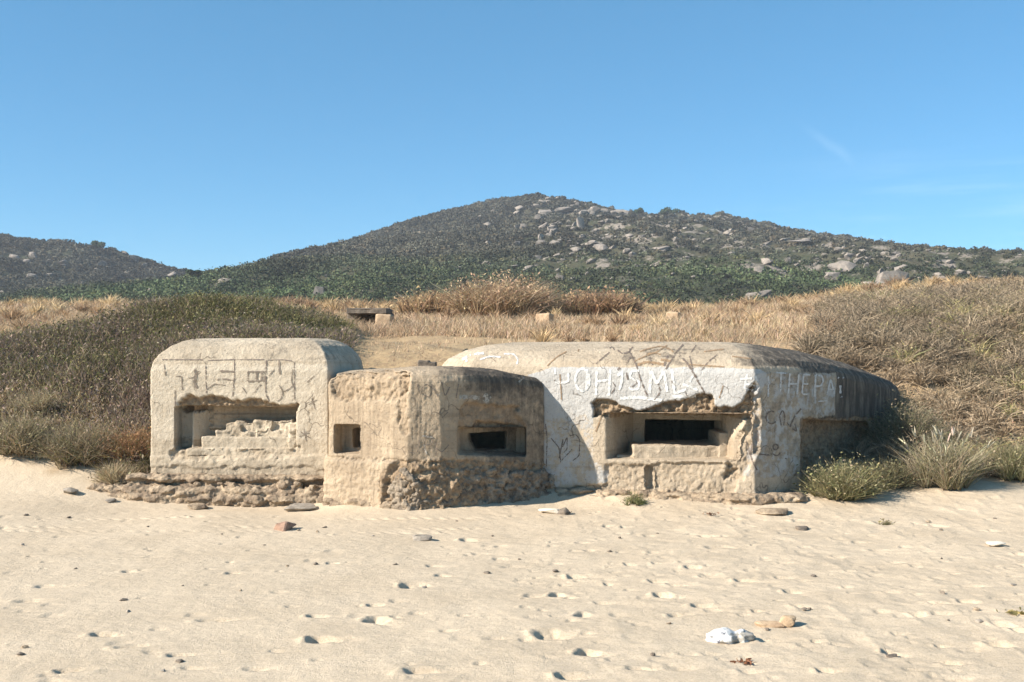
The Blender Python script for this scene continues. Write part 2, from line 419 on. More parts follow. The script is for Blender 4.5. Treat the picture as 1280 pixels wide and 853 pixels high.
R1, R2, R3 = ridge(SKY1, 400.), ridge(SKY2, 330.), ridge(SKY3, 560.)
def hillH(X, Y):
    def one(R, Y0, Yr, X):
        s = np.clip((Y - Y0) / (Yr - Y0), 0, 1)
        prof = s * (.86 + .14 * s)
        back = np.clip(1 - (Y - Yr) / (1.1 * Yr), 0, 1)
        return 3.5 + (R(X) - 3.5) * np.where(Y < Yr, prof, back)
    XX = X + 14 * fbm(X / 70, Y / 70, 0, 3, 5) * sstep(400, 330, Y) * sstep(100, 160, Y) * sstep(-75, -25, X)
    a = one(R1, 105., 400., XX); b = one(R2, 115., 330., X); c = one(R3, 250., 560., X)
    z = np.maximum(np.maximum(a, b), c)
    amp = sstep(3.5, 14, z)
    env = .35 + .65 * np.clip(sstep(400, 320, Y), 0, 1)
    z = z + amp * env * (fbm(X / 46, Y / 46, 1, 3, 3) * 4.2) * (.4 + .6 * sstep(-110, -60, X))
    rid = 1 - np.abs(fbm(X / 17 + .5 * Y / 17, Y / 22, 2, 3, 9)) * 2
    z = z + amp * (rid - .5) * 2.8 * rock_zone(X, z)
    z = z + amp * fbm(X / 5, Y / 5, 0, 3, 8) * .9
    return z
def rock_zone(X, z):
    return np.clip(sstep(-12, 25, X + 6 * np.sin(z * .2)) * sstep(7, 18, z) + .35 * sstep(-80, -95, X), 0, 1)
hx = np.arange(-520, 640, 1.7); hy = np.concatenate([np.arange(98, 420, 1.7), np.arange(420, 900, 9)])
HX, HY = np.meshgrid(hx, hy); hxf, hyf = HX.ravel(), HY.ravel(); hzf = hillH(hxf, hyf)
hzf = np.where(hyf < 104, hzf - 3, hzf)
ii = (np.arange(len(hy) - 1)[:, None] * len(hx) + np.arange(len(hx) - 1)[None, :]).ravel()
loops = np.stack([ii, ii + 1, ii + len(hx) + 1, ii + len(hx)], 1).ravel()
rz = rock_zone(hxf, hzf)
me = npmesh('hill', np.stack([hxf, hyf, hzf], 1), loops, np.full(len(ii), 4), np.stack([rz, 0 * rz, 0 * rz], 1), True, 'rockiness')
m, nt, out = newmat('hillside_earth'); t = NT(nt); pos = t.obj()
e = t.mix(t.ramp(t.noise(pos, .12, 5, .65), .35, .65), (.075, .068, .042), (.045, .052, .028))
sp = t.n('ShaderNodeSeparateColor'); t.put(sp.inputs[0], t.attr('rockiness').outputs['Color'])
rn = t.ramp(t.math('ADD', t.noise(pos, .16, 7, .75), t.math('MULTIPLY', sp.outputs[0], .09)), .60, .68)
e = t.mix(rn, e, t.mix(t.noise(pos, .8, 4, .6), (.30, .255, .205), (.17, .15, .13)))
nt.links.new(t.bsdf(e, .95, t.bump(t.noise(pos, .5, 5, .7), .8, 1.0)), out.inputs[0])
tag(link('hill', me, m), kind='structure')

def hill_hit(px, py):
    Ys = np.arange(106, 470, .8)
    X = (px - 640) / F * Ys; Z = EYE + (HOR - py) / F * Ys
    h = hillH(X, Ys); k = np.where(h >= Z)[0]
    if len(k) == 0:
        k = [int(np.argmin(Z - h))]
    i = k[0]; return X[i], Ys[i], h[i]

# ---- scattered leaf meshes
def unit(v): return v / np.maximum(np.linalg.norm(v, axis=1, keepdims=True), 1e-9)
def rnd_dir(n, r=None):
    r = r or rng; return unit(r.normal(size=(n, 3)))
def leaves(C, Nrm, ln, wd, cols, r=None):
    """diamond leaves: centres, normals, lengths, widths, colours"""
    n = len(C); a = rnd_dir(n); u = unit(np.cross(Nrm, a)); v = np.cross(Nrm, u)
    u = u * ln[:, None] * .5; v = v * wd[:, None] * .5
    V = np.stack([C - u, C + v - .15 * u, C + u, C - v - .15 * u], 1).reshape(-1, 3)
    return V, np.repeat(cols, 4, 0), 4
def blades(B, D, L, W, cols, bend=.25):
    n = len(B); side = unit(np.cross(D, rnd_dir(n))); w = W[:, None] * .5
    bd = rnd_dir(n) * bend; bd[:, 2] = -np.abs(bd[:, 2]) * .6
    mid = B + D * (L * .55)[:, None]; tip = B + (D + bd) * L[:, None]
    V = np.stack([B - side * w, B + side * w, mid - side * w * .75, mid + side * w * .75, tip], 1).reshape(-1, 3)
    return V, np.repeat(cols, 5, 0), 5
def veg_mesh(name, parts):
    Vs, Ls, Ts, Cs = [], [], [], []; off = 0
    for V, C, k in parts:
        n = len(V) // k; b = (np.arange(n) * k + off)[:, None]
        if k == 4:
            Ls.append((b + np.array([[0, 1, 2, 3]])).ravel()); Ts.append(np.full(n, 4))
        else:
            Ls.append((b + np.array([[0, 1, 3, 2, 2, 3, 4]])).ravel()); Ts.append(np.tile([4, 3], n))
        Vs.append(V); Cs.append(C); off += len(V)
    return npmesh(name, np.concatenate(Vs), np.concatenate(Ls), np.concatenate(Ts), np.concatenate(Cs))
def pal(n, cols, w, jit=.18):
    c = np.array(cols)[rng.choice(len(cols), n, p=np.array(w) / sum(w))]
    return np.clip(c * (1 + rng.normal(size=(n, 1)) * jit) * (1 + rng.normal(size=(n, 3)) * .05), .01, .9)

# hill scrub (a mass nobody could count)
N = 60000
sx = rng.uniform(-330, 400, N * 2); sy = 112 + 296 * rng.random(N * 2) ** 1.1
view = np.abs(sx) < sy * .66 + 8
sx, sy = sx[view][:N], sy[view][:N]
sz = hillH(sx, sy); dens = vnoise(sx / 9, sy / 9, 0, 77) * .5 + .5
rzs = rock_zone(sx, sz)
keep = rng.random(len(sx)) < np.clip(1.05 - .5 * rzs + .6 * (dens - .5), .1, 1)
sx, sy, sz, rzs = sx[keep], sy[keep], sz[keep], rzs[keep]
rad = rng.uniform(.5, 1.6, len(sx)) * (1 - .25 * rzs)
K = 34
low = sstep(24, 8, sz + 6 * fbm(sx / 40, sy / 40, 0, 2, 90)) * sstep(-150, -60, sx)
gcol = np.array([.060, .082, .036]) * low[:, None] + np.array([.066, .064, .046]) * (1 - low)[:, None]
pat = 1 + .9 * fbm(sx / 13, sy / 22, 0, 3, 91)[:, None]
gcol = gcol * (pat * (1 + .2 * rng.normal(size=(len(sx), 1)))).clip(.4, 1.9)
gcol = np.where((rng.random(len(sx)) < .12)[:, None], gcol * np.array([1.5, 1.25, 1.1]), gcol)
d = rnd_dir(len(sx) * K); d[:, 2] = np.abs(d[:, 2])
C = np.repeat(np.stack([sx, sy, sz - .1], 1), K, 0) + d * (np.repeat(rad, K) * rng.uniform(.6, 1.05, len(d)))[:, None] * np.array([1, 1, .85])
nr = unit(d + .7 * rng.normal(size=d.shape))
ln = (.12 + .0016 * np.repeat(sy, K)) * rng.uniform(.7, 1.3, len(d))
cc = np.repeat(gcol, K, 0) * (1 + .25 * rng.normal(size=(len(d), 1))).clip(.4, 1.7)
o = link('hill_scrub', veg_mesh('hill_scrub', [leaves(C, nr, ln, ln * .75, np.clip(cc, .008, 1))]), M_hillleaf)
tag(o, 'dark green and grey brown scrub covering the hillsides', 'scrub', kind='stuff')
# loose rock between the scrub, too fine to count
def PXh(x, y): return 640 + x / y * F
def small_rocks():
    n = 7000
    x = rng.uniform(-330, 400, n * 3); y = 115 + 290 * rng.random(n * 3); z = hillH(x, y); r_ = rock_zone(x, z)
    k = (np.abs(x) < y * .54 + 6) & (rng.random(n * 3) < r_ * np.clip(-.05 + 2.6 * fbm(x / 15 + y / 30, y / 24, 0, 3, 97), 0, 1) * (.25 + .75 * np.exp(-((PXh(x, y) - 745) / 85) ** 2) + .6 * sstep(880, 1000, PXh(x, y))))
    x, y, z = x[k][:n], y[k][:n], z[k][:n]; n = len(x)
    bm = bmesh.new(); bmesh.ops.create_icosphere(bm, subdivisions=1, radius=1)
    B = np.array([v.co[:] for v in bm.verts]); Fc = np.array([[v.index for v in f.verts] for f in bm.faces]); bm.free()
    s_ = rng.uniform(.16, .5, (n, 1, 1)) * (1 + (rng.random((n, 1, 1)) < .05) * .8) * (.35 + .65 * y[:, None, None] / 300)
    V = B[None] * (1 + .30 * rng.normal(size=(n, 12, 1)).clip(-1, 1)) * s_ * np.array([1.3, 1, .85]) * (1 + .35 * rng.normal(size=(n, 1, 3)).clip(-1, 1))
    sh = V[:, :, 2:3] * np.array([.5, 0, 0]); V = V + sh + np.stack([x, y, z + .25], 1)[:, None]
    L = (Fc[None] + (np.arange(n) * 12)[:, None, None]).ravel()
    return npmesh('hill_rubble', V.reshape(-1, 3), L, np.full(n * 20, 3))
o = link('hill_rubble', small_rocks(), M_granite)
tag(o, 'loose grey rock strewn between the scrub on the rocky hillside', 'rubble', kind='stuff')

# granite boulders
def boulder_mesh(name, seed, mat, n=16, sub=1, rough=.06, flat=.8, bev=.035):
    r = random.Random(seed); bm = bmesh.new()
    for i in range(n):
        v = Vector((r.gauss(0, 1), r.gauss(0, 1), r.gauss(0, 1))).normalized() * r.uniform(.75, 1.0)
        bm.verts.new((v.x * .5, v.y * .5, v.z * .5 * flat))
    res = bmesh.ops.convex_hull(bm, input=bm.verts)
    bmesh.ops.delete(bm, geom=[v for v in bm.verts if not v.link_faces], context='VERTS')
    bmesh.ops.triangulate(bm, faces=bm.faces)
    if sub: 
        bmesh.ops.bevel(bm, geom=bm.edges[:], offset=bev, segments=1, profile=.5, affect='EDGES')
        bmesh.ops.triangulate(bm, faces=bm.faces)
        bmesh.ops.subdivide_edges(bm, edges=bm.edges[:], cuts=sub, use_grid_fill=True)
    co = np.array([v.co[:] for v in bm.verts])
    dn = fbm(co[:, 0] * 5, co[:, 1] * 5, co[:, 2] * 5 + seed * 3.1, 3, seed)
    for v, k in zip(bm.verts, dn): v.co *= 1 + rough * 2 * float(k)
    me = bpy.data.meshes.new(name); bm.to_mesh(me); bm.free(); me.materials.append(mat)
    return me
BM = [boulder_mesh('hill_boulder', 100 + i, M_granite, 10 + i % 5, 1, .13, .8, .012) for i in range(9)]
def hill_rock(px, py, w, h, label, group=None, r=random):
    x, y, z = hill_hit(px, py + h * .35)
    s = y / F; o = bpy.data.objects.new('hill_boulder', BM[r.randrange(len(BM))]); COL.objects.link(o)
    o.scale = (w * s * 1.15, w * s * r.uniform(.7, 1.1), max(h * s * 1.45, .5))
    o.rotation_euler = (r.uniform(-.25, .25), r.uniform(-.3, .3), r.uniform(-.5, .5))
    o.location = (x, y, z + h * s * .12)
    tag(o, label, 'boulder', group); return o
NAMED = [(1120, 347, 62, 32, 'broad pale granite outcrop on the right slope just above the dry grass'),
 (1055, 332, 40, 24, 'jagged granite boulder left of the broad pale outcrop on the right slope'),
 (1170, 350, 40, 20, 'granite boulder between the broad pale outcrop and the far ridge at right'),
 (950, 364, 38, 28, 'tall tan boulder with a dark shaded right side at the foot of the hill'),
 (938, 380, 26, 12, 'low rounded boulder below the tall tan boulder, at the edge of the dry grass'),
 (1000, 303, 34, 9, 'flat pale rock slab high on the right slope below the skyline'),
 (700, 348, 22, 14, 'tan boulder in front of the steep rocky face, where green scrub begins'),
 (752, 309, 20, 16, 'bright split boulder in the middle of the dark rocky face'),
 (776, 264, 24, 11, 'rounded pale boulders on the skyline just right of the summit'),
 (728, 278, 15, 26, 'tall narrow rock pillar under the summit'),
 (705, 263, 30, 12, 'wide rough rock right under the summit'),
 (400, 364, 26, 24, 'tan boulder at the foot of the hill, left above the concrete ruin'),
 (380, 348, 12, 8, 'small rounded boulder up slope of the tan boulder at the left hill foot'),
 (609, 329, 20, 9, 'low flat boulder in green scrub left of the steep rocky face'),
 (41, 318, 12, 14, 'pale upright boulder on the left hill, upper of a stacked pair'),
 (33, 326, 12, 12, 'brownish boulder under the pale upright one on the left hill'),
 (78, 329, 14, 13, 'tilted boulder in mid slope of the left hill, right of the stacked pair'),
 (168, 323, 22, 12, 'reddish boulder on the left hill skyline right of the round tree'),
 (282, 351, 22, 12, 'pale broken boulder at the low end of the left hill, by the saddle'),
 (660, 336, 16, 12, 'grey boulder on the left edge of the steep rocky face'),
 (885, 277, 22, 6, 'flat pale rock on the long right skyline below the two round trees'),
 (940, 286, 12, 9, 'pale pointed rock on the right skyline')]
rr = random.Random(12)
for a in NAMED: hill_rock(*a, r=rr)
GRP = 'small grey granite boulders on the hillsides'; LBL = 'small grey granite boulder half hidden in scrub on the hillside'
more = [(1040,346,22,16),(1090,356,26,14),(980,300,18,7),(950,336,20,11),(905,345,26,9),(885,300,14,7),(870,276,12,5),(1255,340,14,7),(1230,346,16,8),(1200,341,20,12),
        (716,351,16,9),(755,262,12,7),(680,268,16,9),(820,331,16,9),(795,333,11,6),(830,310,18,12),(845,300,11,8),(868,300,9,7),(610,281,11,8),(600,271,9,7),(575,316,8,8),
        (642,334,16,9),(372,357,8,6),(393,336,5,4),(432,363,7,6),(408,346,6,4),(62,343,9,5),(181,331,14,9),(156,315,10,7),(200,336,12,7),(3,366,9,7),(62,376,8,6),(143,373,6,9)]
for a in more: hill_rock(*a, LBL, GRP, rr)
n = 0
while n < 215:
    px = rr.gauss(722, 52) if n % 5 < 3 else rr.gauss(1110, 90)
    if n % 9 == 0: px = rr.uniform(0, 300)
    sky = float(np.interp(px, [a for a, b in (SKY2 if px < 300 else SKY1)], [b for a, b in (SKY2 if px < 300 else SKY1)]))
    py = rr.uniform(sky + 2, min(350, sky + 78)) if 300 < px < 900 else rr.uniform(sky + 2, min(368, sky + 45))
    w = rr.uniform(4, 19) * (.6 + .5 * rr.random()); hill_rock(px, py, w, w * rr.uniform(.45, .9), LBL, GRP, rr); n += 1

# trees on the ridges
M_bark = plain_mat('bark', (.10, .075, .05), .9, .4, 8)
def ridge_tree(px, py, w, h, label):
    x, y, z = hill_hit(px, py + 3)
    y = min(y, 398.0); s = y / F; W, Hh = w * s, h * s * 1.35
    z = float(hillH(np.array([x]), np.array([y]))[0])
    e = empty('ridge_tree', (x, y, z), label, 'tree')
    bm = bmesh.new()
    bmesh.ops.create_cone(bm, cap_ends=True, segments=8, radius1=.22, radius2=.09, depth=Hh * .55, matrix=__import__('mathutils').Matrix.Translation((0, 0, Hh * .25)))
    for k in range(4):
        a = k * 1.57 + .4
        q = Vector((math.cos(a) * .7, math.sin(a) * .7, .8)).normalized()
        mt = __import__('mathutils').Matrix.Translation(Vector((0, 0, Hh * .4)) + q * W * .14) @ q.to_track_quat('Z', 'Y').to_matrix().to_4x4()
        bmesh.ops.create_cone(bm, cap_ends=True, segments=6, radius1=.09, radius2=.03, depth=W * .28, matrix=mt)
    me = bpy.data.meshes.new('trunk'); bm.to_mesh(me); bm.free(); link('trunk', me, M_bark, e)
    n = 900; lob = rng.normal(size=(7, 3)) * np.array([W * .24, W * .24, Hh * .12]); k = rng.integers(0, 7, n)
    d = rnd_dir(n); C = lob[k] + d * np.array([W * .26, W * .26, Hh * .25]) * rng.uniform(.5, 1.05, (n, 1)) + np.array([0, 0, Hh * .68])
    l = rng.uniform(.35, .75, n)
    link('crown', veg_mesh('crown', [leaves(C, unit(d + .6 * rng.normal(size=(n, 3))), l, l * .7, pal(n, [(.035, .06, .025), (.055, .08, .035), (.025, .045, .02)], [3, 2, 2]))]), M_hillleaf, e)
ridge_tree(120, 311, 17, 9, 'dark round tree standing alone on the left hill skyline')
ridge_tree(799, 269, 13, 8, 'small dark round tree on the main skyline, next to the pale rocks')
ridge_tree(834, 269, 20, 9, 'larger dark round tree on the main skyline, right of a smaller one')
ridge_tree(240, 345, 14, 7, 'low dark tree near the lower end of the left hill skyline')

# ----------------------------------------------------------------- bunker
def W2(plan, px, py, nfront):
    """where the line of sight meets the upright front of a block"""
    best = None
    k = (px - 640) / F
    for i in range(nfront - 1):
        (x0, y0), (x1, y1) = plan[i], plan[i + 1]
        den = (x1 - x0) - k * (y1 - y0)
        if abs(den) < 1e-9: continue
        s = (k * y0 - x0) / den
        if -.001 <= s <= 1.001:
            Y = y0 + s * (y1 - y0)
            if best is None or Y < best: best = Y
    if best is None: best = plan[0][1] if k < plan[0][0] / plan[0][1] else plan[nfront - 1][1]
    return np.array(P(px, py, best))

def body(name, plan, rings):
    bm = bmesh.new(); prev = None; first = None
    for z, d in rings:
        pts = inset(plan, d) if d else plan
        zz = z if isinstance(z, (list, tuple)) else [z] * len(pts)
        vs = [bm.verts.new((p[0], p[1], q)) for p, q in zip(pts, zz)]
        if prev:
            for i in range(len(vs)):
                j = (i + 1) % len(vs); bm.faces.new((prev[i], prev[j], vs[j], vs[i]))
        else: bm.faces.new(vs[::-1])
        prev = vs
    bm.faces.new(prev)
    bmesh.ops.recalc_face_normals(bm, faces=bm.faces)
    me = bpy.data.meshes.new(name); bm.to_mesh(me); bm.free(); return me

def hexa(front, back):
    """closed solid between two quads (lists of 4 points, same order)"""
    bm = bmesh.new(); a = [bm.verts.new(tuple(p)) for p in front]; b = [bm.verts.new(tuple(p)) for p in back]
    n = len(a)
    bm.faces.new(a); bm.faces.new(b[::-1])
    for i in range(n): bm.faces.new((a[i], b[i], b[(i + 1) % n], a[(i + 1) % n]))
    bmesh.ops.recalc_face_normals(bm, faces=bm.faces)
    bmesh.ops.triangulate(bm, faces=bm.faces)
    me = bpy.data.meshes.new('cutter'); bm.to_mesh(me); bm.free(); return me

def shift(pts, dy, fac=1.0, dx=0, dz=0):
    c = np.mean(pts, 0); return [c + (np.array(p) - c) * fac + np.array([dx, dy, dz]) for p in pts]

def carve(name, me, cutters, voxel):
    base = bpy.data.objects.new(name, me); COL.objects.link(base)
    obs = []
    for c in cutters:
        o = bpy.data.objects.new('cutter', c); COL.objects.link(o); obs.append(o)
        md = base.modifiers.new('b', 'BOOLEAN'); md.operation = 'DIFFERENCE'; md.object = o; md.solver = 'EXACT'
    if voxel:
        md = base.modifiers.new('r', 'REMESH'); md.mode = 'VOXEL'; md.voxel_size = voxel; md.use_smooth_shade = True
    dg = bpy.context.evaluated_depsgraph_get(); dg.update()
    ev = base.evaluated_get(dg); res = bpy.data.meshes.new_from_object(ev)
    for o in obs: bpy.data.objects.remove(o)
    bpy.data.objects.remove(base)
    return res

def arrs(me):
    n = len(me.vertices); co = np.empty(n * 3); no = np.empty(n * 3)
    me.vertices.foreach_get('co', co); me.vertices.foreach_get('normal', no)
    return co.reshape(-1, 3), no.reshape(-1, 3)

def zone(co, plan, nf, pts, warp=.02, soft=0, seed=0):
    poly = [(w[0], w[2]) for w in (W2(plan, a, b, nf) for a, b in pts)]
    x = co[:, 0] + warp * fbm(co[:, 0] * 9, co[:, 2] * 9, 0, 4, 200 + seed, .65) * 2
    z = co[:, 2] + warp * fbm(co[:, 0] * 9, co[:, 2] * 9, 5, 4, 230 + seed, .65) * 2
    return inpoly(x, z, poly).astype(float)

def smooth_attr(me, a, it=2):
    ed = np.empty(len(me.edges) * 2, np.int32); me.edges.foreach_get('vertices', ed); ed = ed.reshape(-1, 2)
    deg = np.bincount(ed.ravel(), minlength=len(a)).clip(1)
    for _ in range(it):
        s = np.bincount(ed[:, 0], a[ed[:, 1]], len(a)) + np.bincount(ed[:, 1], a[ed[:, 0]], len(a))
        a = .5 * a + .5 * s / deg
    return a

def gnarl(co, sc, seed):
    a = 1 - 2 * np.abs(fbm(co[:, 0] * sc, co[:, 1] * sc, co[:, 2] * sc, 3, seed))
    return .6 * a + .7 * fbm(co[:, 0] * sc * 3, co[:, 1] * sc * 3, co[:, 2] * sc * 3, 3, seed + 7, .65)
def finish(me, co, msk, mat):
    me.vertices.foreach_set('co', co.astype(np.float32).ravel()); me.update()
    a = me.attributes.new('msk', 'FLOAT_COLOR', 'POINT')
    a.data.foreach_set('color', np.concatenate([msk, np.ones((len(msk), 1))], 1).astype(np.float32).ravel())
    me.polygons.foreach_set('use_smooth', np.ones(len(me.polygons), bool))
    me.materials.clear(); me.materials.append(mat)

def rough(co, no, amp, sc, seed, octv=4):
    return no * (amp * fbm(co[:, 0] * sc, co[:, 1] * sc, co[:, 2] * sc, octv, seed, .6))[:, None]

BUNK = (-.3, 14.6, 0.0)
bunker = empty('concrete_bunker', BUNK, 'long weathered concrete bunker half buried in the dune, covered in faded graffiti', 'bunker')

VX = .015
# --- left casemate
def q(plan, nf, pts): return [W2(plan, a, b, nf) for a, b in pts]
meL = body('casemate', PL_LEFT, [(-.4, 0), (1.74, 0), (1.87, .03), (1.97, .09), (2.08, .20), (2.155, .34), (2.19, .50)])
fr = q(PL_LEFT, 2, [(217, 563), (373, 563), (373, 509), (217, 507)])
cut1 = hexa(shift(fr, -.3), shift(fr, .55, 1, 0) if False else [fr[0] + [.62, .75, .08], fr[1] + [-.10, .75, .08], fr[2] + [-.10, .75, -.03], fr[3] + [.62, .75, -.03]])
fr2 = q(PL_LEFT, 2, [(217, 563), (236, 563), (236, 508), (217, 508)])
cut2 = hexa(shift(fr2, -.2), [p + np.array([.02, .30, 0]) for p in fr2])
meL = carve('left_casemate', meL, [cut1, cut2], VX)
co, no = arrs(meL)
front = (co[:, 1] < 14.75).astype(float) * (no[:, 1] < .3)
lint = zone(co, PL_LEFT, 2, [(221, 516), (227, 503), (237, 492), (247, 500), (262, 495), (285, 498), (310, 500), (335, 503), (355, 506), (374, 505), (374, 516)], .035, 0, 1) * front
low = zone(co, PL_LEFT, 2, [(150, 584), (420, 584), (420, 640), (150, 640)], .03, 0, 2) * front
sill = zone(co, PL_LEFT, 2, [(214, 562), (376, 560), (376, 572), (214, 573)], .03, 0, 3) * front
ledge = zone(co, PL_LEFT, 2, [(150, 571), (420, 569), (420, 640), (150, 640)], .012, 0, 4) * front
lint, low, sill, ledge = [smooth_attr(meL, a, 1) for a in (lint, low, sill, ledge)]
dsp = rough(co, no, .014, 1.6, 301, 3) + rough(co, no, .007, 17, 302, 4) + rough(co, no, .004, 46, 303, 2)
rg = gnarl(co, 8, 305)
dsp += np.array([0, 1, 0]) * (lint * (.07 + .055 * rg) + sill * (.02 + .03 * rg) + low * (.012 + .022 * rg) - ledge * (.028 + .008 * rg))[:, None]
roofm = sstep(1.80, 1.9, co[:, 2])
msk = np.zeros((len(co), 3))
msk[:, 0] = (.62 * front * (1 - low) * sstep(.72, .85, co[:, 2]) * (1 - roofm)) * (1 - lint)
lint = (lint > .5) * 1.0
msk[:, 1] = np.clip(lint * .9 + sill * .25 + low * .22, 0, 1)
msk[:, 2] = np.clip(.42 * roofm * (no[:, 2] > .5) * sstep(.2, .75, fbm(co[:, 0] * 1.5, co[:, 1] * 1.5, 0, 3, 7) * .5 + .5) + .30 * (co[:, 1] > 14.75) * (co[:, 2] < 1.7), 0, 1)  # weathered roof patches; darker tone behind the front wall
finish(meL, co + dsp, msk, M_left)
oL = link('casemate', meL, None, bunker); oL['label'] = 'pale left casemate with a half bricked-up wide embrasure'

# --- middle casemate
zt = [1.66, 1.72, 1.72, 1.71, 1.68, 1.60, 1.60, 1.66]
def off(l, k): return [v + k for v in l]
meM = body('casemate', PL_MID, [(-.4, 0), (off(zt, -.09), 0), (off(zt, -.01), .03), (off(zt, .05), .11), (off(zt, .085), .3), (off(zt, .10), .6)])
NF = 6
fr = q(PL_MID, NF, [(568, 571), (660, 573), (660, 534), (568, 533)])
bk = [fr[0] + [.06, .42, .05], fr[1] + [-.05, .42, .05], fr[2] + [-.05, .42, -.03], fr[3] + [.06, .42, -.03]]
c1 = hexa(shift(fr, -.35, 1.0), bk)
slot = [np.array(P(a, b, 13.85)) for a, b in [(592, 563), (630, 563), (632, 541), (584, 541), (586, 553)]]
c2 = hexa([p + np.array([0, -.35, 0]) for p in slot], [p + np.array([.02, .5, 0]) for p in slot])
ch = [np.array(p) for p in [(-1.9, 14.25, .35), (-.1, 14.25, .35), (-.1, 14.25, 1.4), (-1.9, 14.25, 1.4)]]
c3 = hexa(ch, [p + np.array([0, 1.1, 0]) for p in ch])
fr = q(PL_MID, NF, [(413, 567), (445, 567), (445, 531), (413, 531)])
c4 = hexa(shift(fr, -.25), [p + np.array([.12, .26, 0]) for p in fr])
fr = q(PL_MID, NF, [(428, 563), (441, 561), (442, 537), (428, 537)])
c5 = hexa(fr, [p + np.array([.15, .5, 0]) for p in fr])
meM = carve('mid', meM, [c1, c3, c2, c4, c5], VX)
co, no = arrs(meM)
front = ((co[:, 1] < 14.35) & (no[:, 1] < .35)).astype(float)
lint = zone(co, PL_MID, NF, [(573, 536), (575, 512), (583, 505), (612, 507), (652, 508), (648, 517), (656, 528), (661, 536)], .02, 0, 11) * front
lint2 = zone(co, PL_MID, NF, [(590, 536), (600, 526), (640, 529), (655, 536)], .02, 0, 16) * front
top = zone(co, PL_MID, NF, [(410, 468), (512, 464), (512, 480), (502, 497), (470, 500), (415, 498)], .04, 0, 12) * front
top2 = zone(co, PL_MID, NF, [(495, 470), (512, 470), (508, 545), (500, 540), (498, 500)], .03, 0, 17) * front
low = zone(co, PL_MID, NF, [(478, 590), (500, 577), (560, 574), (640, 577), (690, 585), (690, 640), (478, 640)], .03, 0, 13) * front
plin = zone(co, PL_MID, NF, [(400, 573), (495, 575), (486, 590), (478, 645), (400, 645)], .02, 0, 14) * front
seam = zone(co, PL_MID, NF, [(400, 571), (570, 574), (570, 577), (400, 574)], .008, 0, 15) * front
lint, lint2, top, top2, low, plin, seam = [smooth_attr(meM, a, 1) for a in (lint, lint2, top, top2, low, plin, seam)]
rg = gnarl(co, 7, 315)
vs = fbm(co[:, 0] * 22, co[:, 1] * 22, co[:, 2] * 1.6, 3, 316)
dsp = rough(co, no, .017, 1.8, 311, 3) + rough(co, no, .007, 16, 312, 4) + rough(co, no, .005, 46, 313, 2)
inw = -np.stack([no[:, 0], no[:, 1], 0 * no[:, 0]], 1); inw = unit(inw + 1e-6)
dsp += inw * (lint * (.055 + .02 * rg) + lint2 * (.06 + .03 * rg) + top * (.03 + .05 * rg) + top2 * (.015 + .035 * rg) + low * (-.03 + .075 * rg) - plin * (.05 + .025 * rg) + seam * .03 + front * .008 * vs)[:, None]
msk = np.zeros((len(co), 3))
msk[:, 1] = np.clip(lint * .5 + lint2 * .7 + top * .38 + top2 * .3 + low * .85, 0, 1)
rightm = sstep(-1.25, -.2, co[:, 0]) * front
msk[:, 2] = np.clip(.56 * rightm + .25 * rightm * sstep(1.35, 1.6, co[:, 2]) + .25 * (no[:, 2] > .6) * (co[:, 2] > 1.5), 0, 1)  # shade painted into the right-turned wall, along with its brown dirt
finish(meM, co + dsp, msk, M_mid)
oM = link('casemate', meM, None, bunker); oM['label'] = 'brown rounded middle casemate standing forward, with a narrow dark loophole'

# --- right casemate
zr = [1.72, 1.72, 1.72, 1.72, 1.71, 1.65, 1.50, 1.34, 1.45, 1.72]
meR = body('casemate', PL_RIGHT, [(-.4, 0), (off(zr, 0), 0), (off(zr, .08), .03), (off(zr, .18), .12), (off(zr, .30), .36), (off(zr, .38), .68), (off(zr, .42), 1.05)])
NF = 7
fr = q(PL_RIGHT, NF, [(742, 576), (922, 578), (942, 517), (742, 516)])
bk = [fr[0] + [.62, .72, .06], fr[1] + [-.10, .80, .06], fr[2] + [-.26, .80, .02], fr[3] + [.62, .72, .0]]
c1 = hexa(shift(fr, -.3), bk)
sl = [np.array(P(a, b, 14.45)) for a, b in [(808, 556), (896, 556), (901, 550), (901, 525), (808, 525)]]
c2 = hexa([p + np.array([0, -.30, 0]) for p in sl], [p + np.array([0, .9, 0]) for p in sl])
ch = [np.array(p) for p in [(.9, 14.95, .2), (3.9, 14.95, .2), (3.9, 14.95, 1.6), (.9, 14.95, 1.6)]]
c3 = hexa(ch, [p + np.array([0, 2.2, 0]) for p in ch])
fr = q(PL_RIGHT, NF, [(1003, 600), (1090, 600), (1085, 527), (1003, 525)])
c4 = hexa([p + np.array([.16, -.3, 0]) for p in fr], [p + np.array([-.06, .17, 0]) for p in fr])
fr = q(PL_RIGHT, NF, [(807, 612), (814, 613), (813, 583), (806, 583)])
c5 = hexa(shift(fr, -.2), [p + np.array([.03, .12, 0]) for p in fr])
ch = [np.array(p) for p in [(-1.91, 14.1, .34), (-.09, 14.1, .34), (-.09, 14.1, 1.41), (-1.91, 14.1, 1.41)]]
c6 = hexa(ch, [p + np.array([0, 1.45, 0]) for p in ch])
meR = carve('right', meR, [c1, c3, c2, c4, c5, c6], VX)
co, no = arrs(meR)
front = ((no[:, 1] < .35) & (co[:, 1] < 14.6 + np.maximum(0, co[:, 0] - 3.2) * 1.5)).astype(float)
onw = front * (co[:, 2] < 1.80)
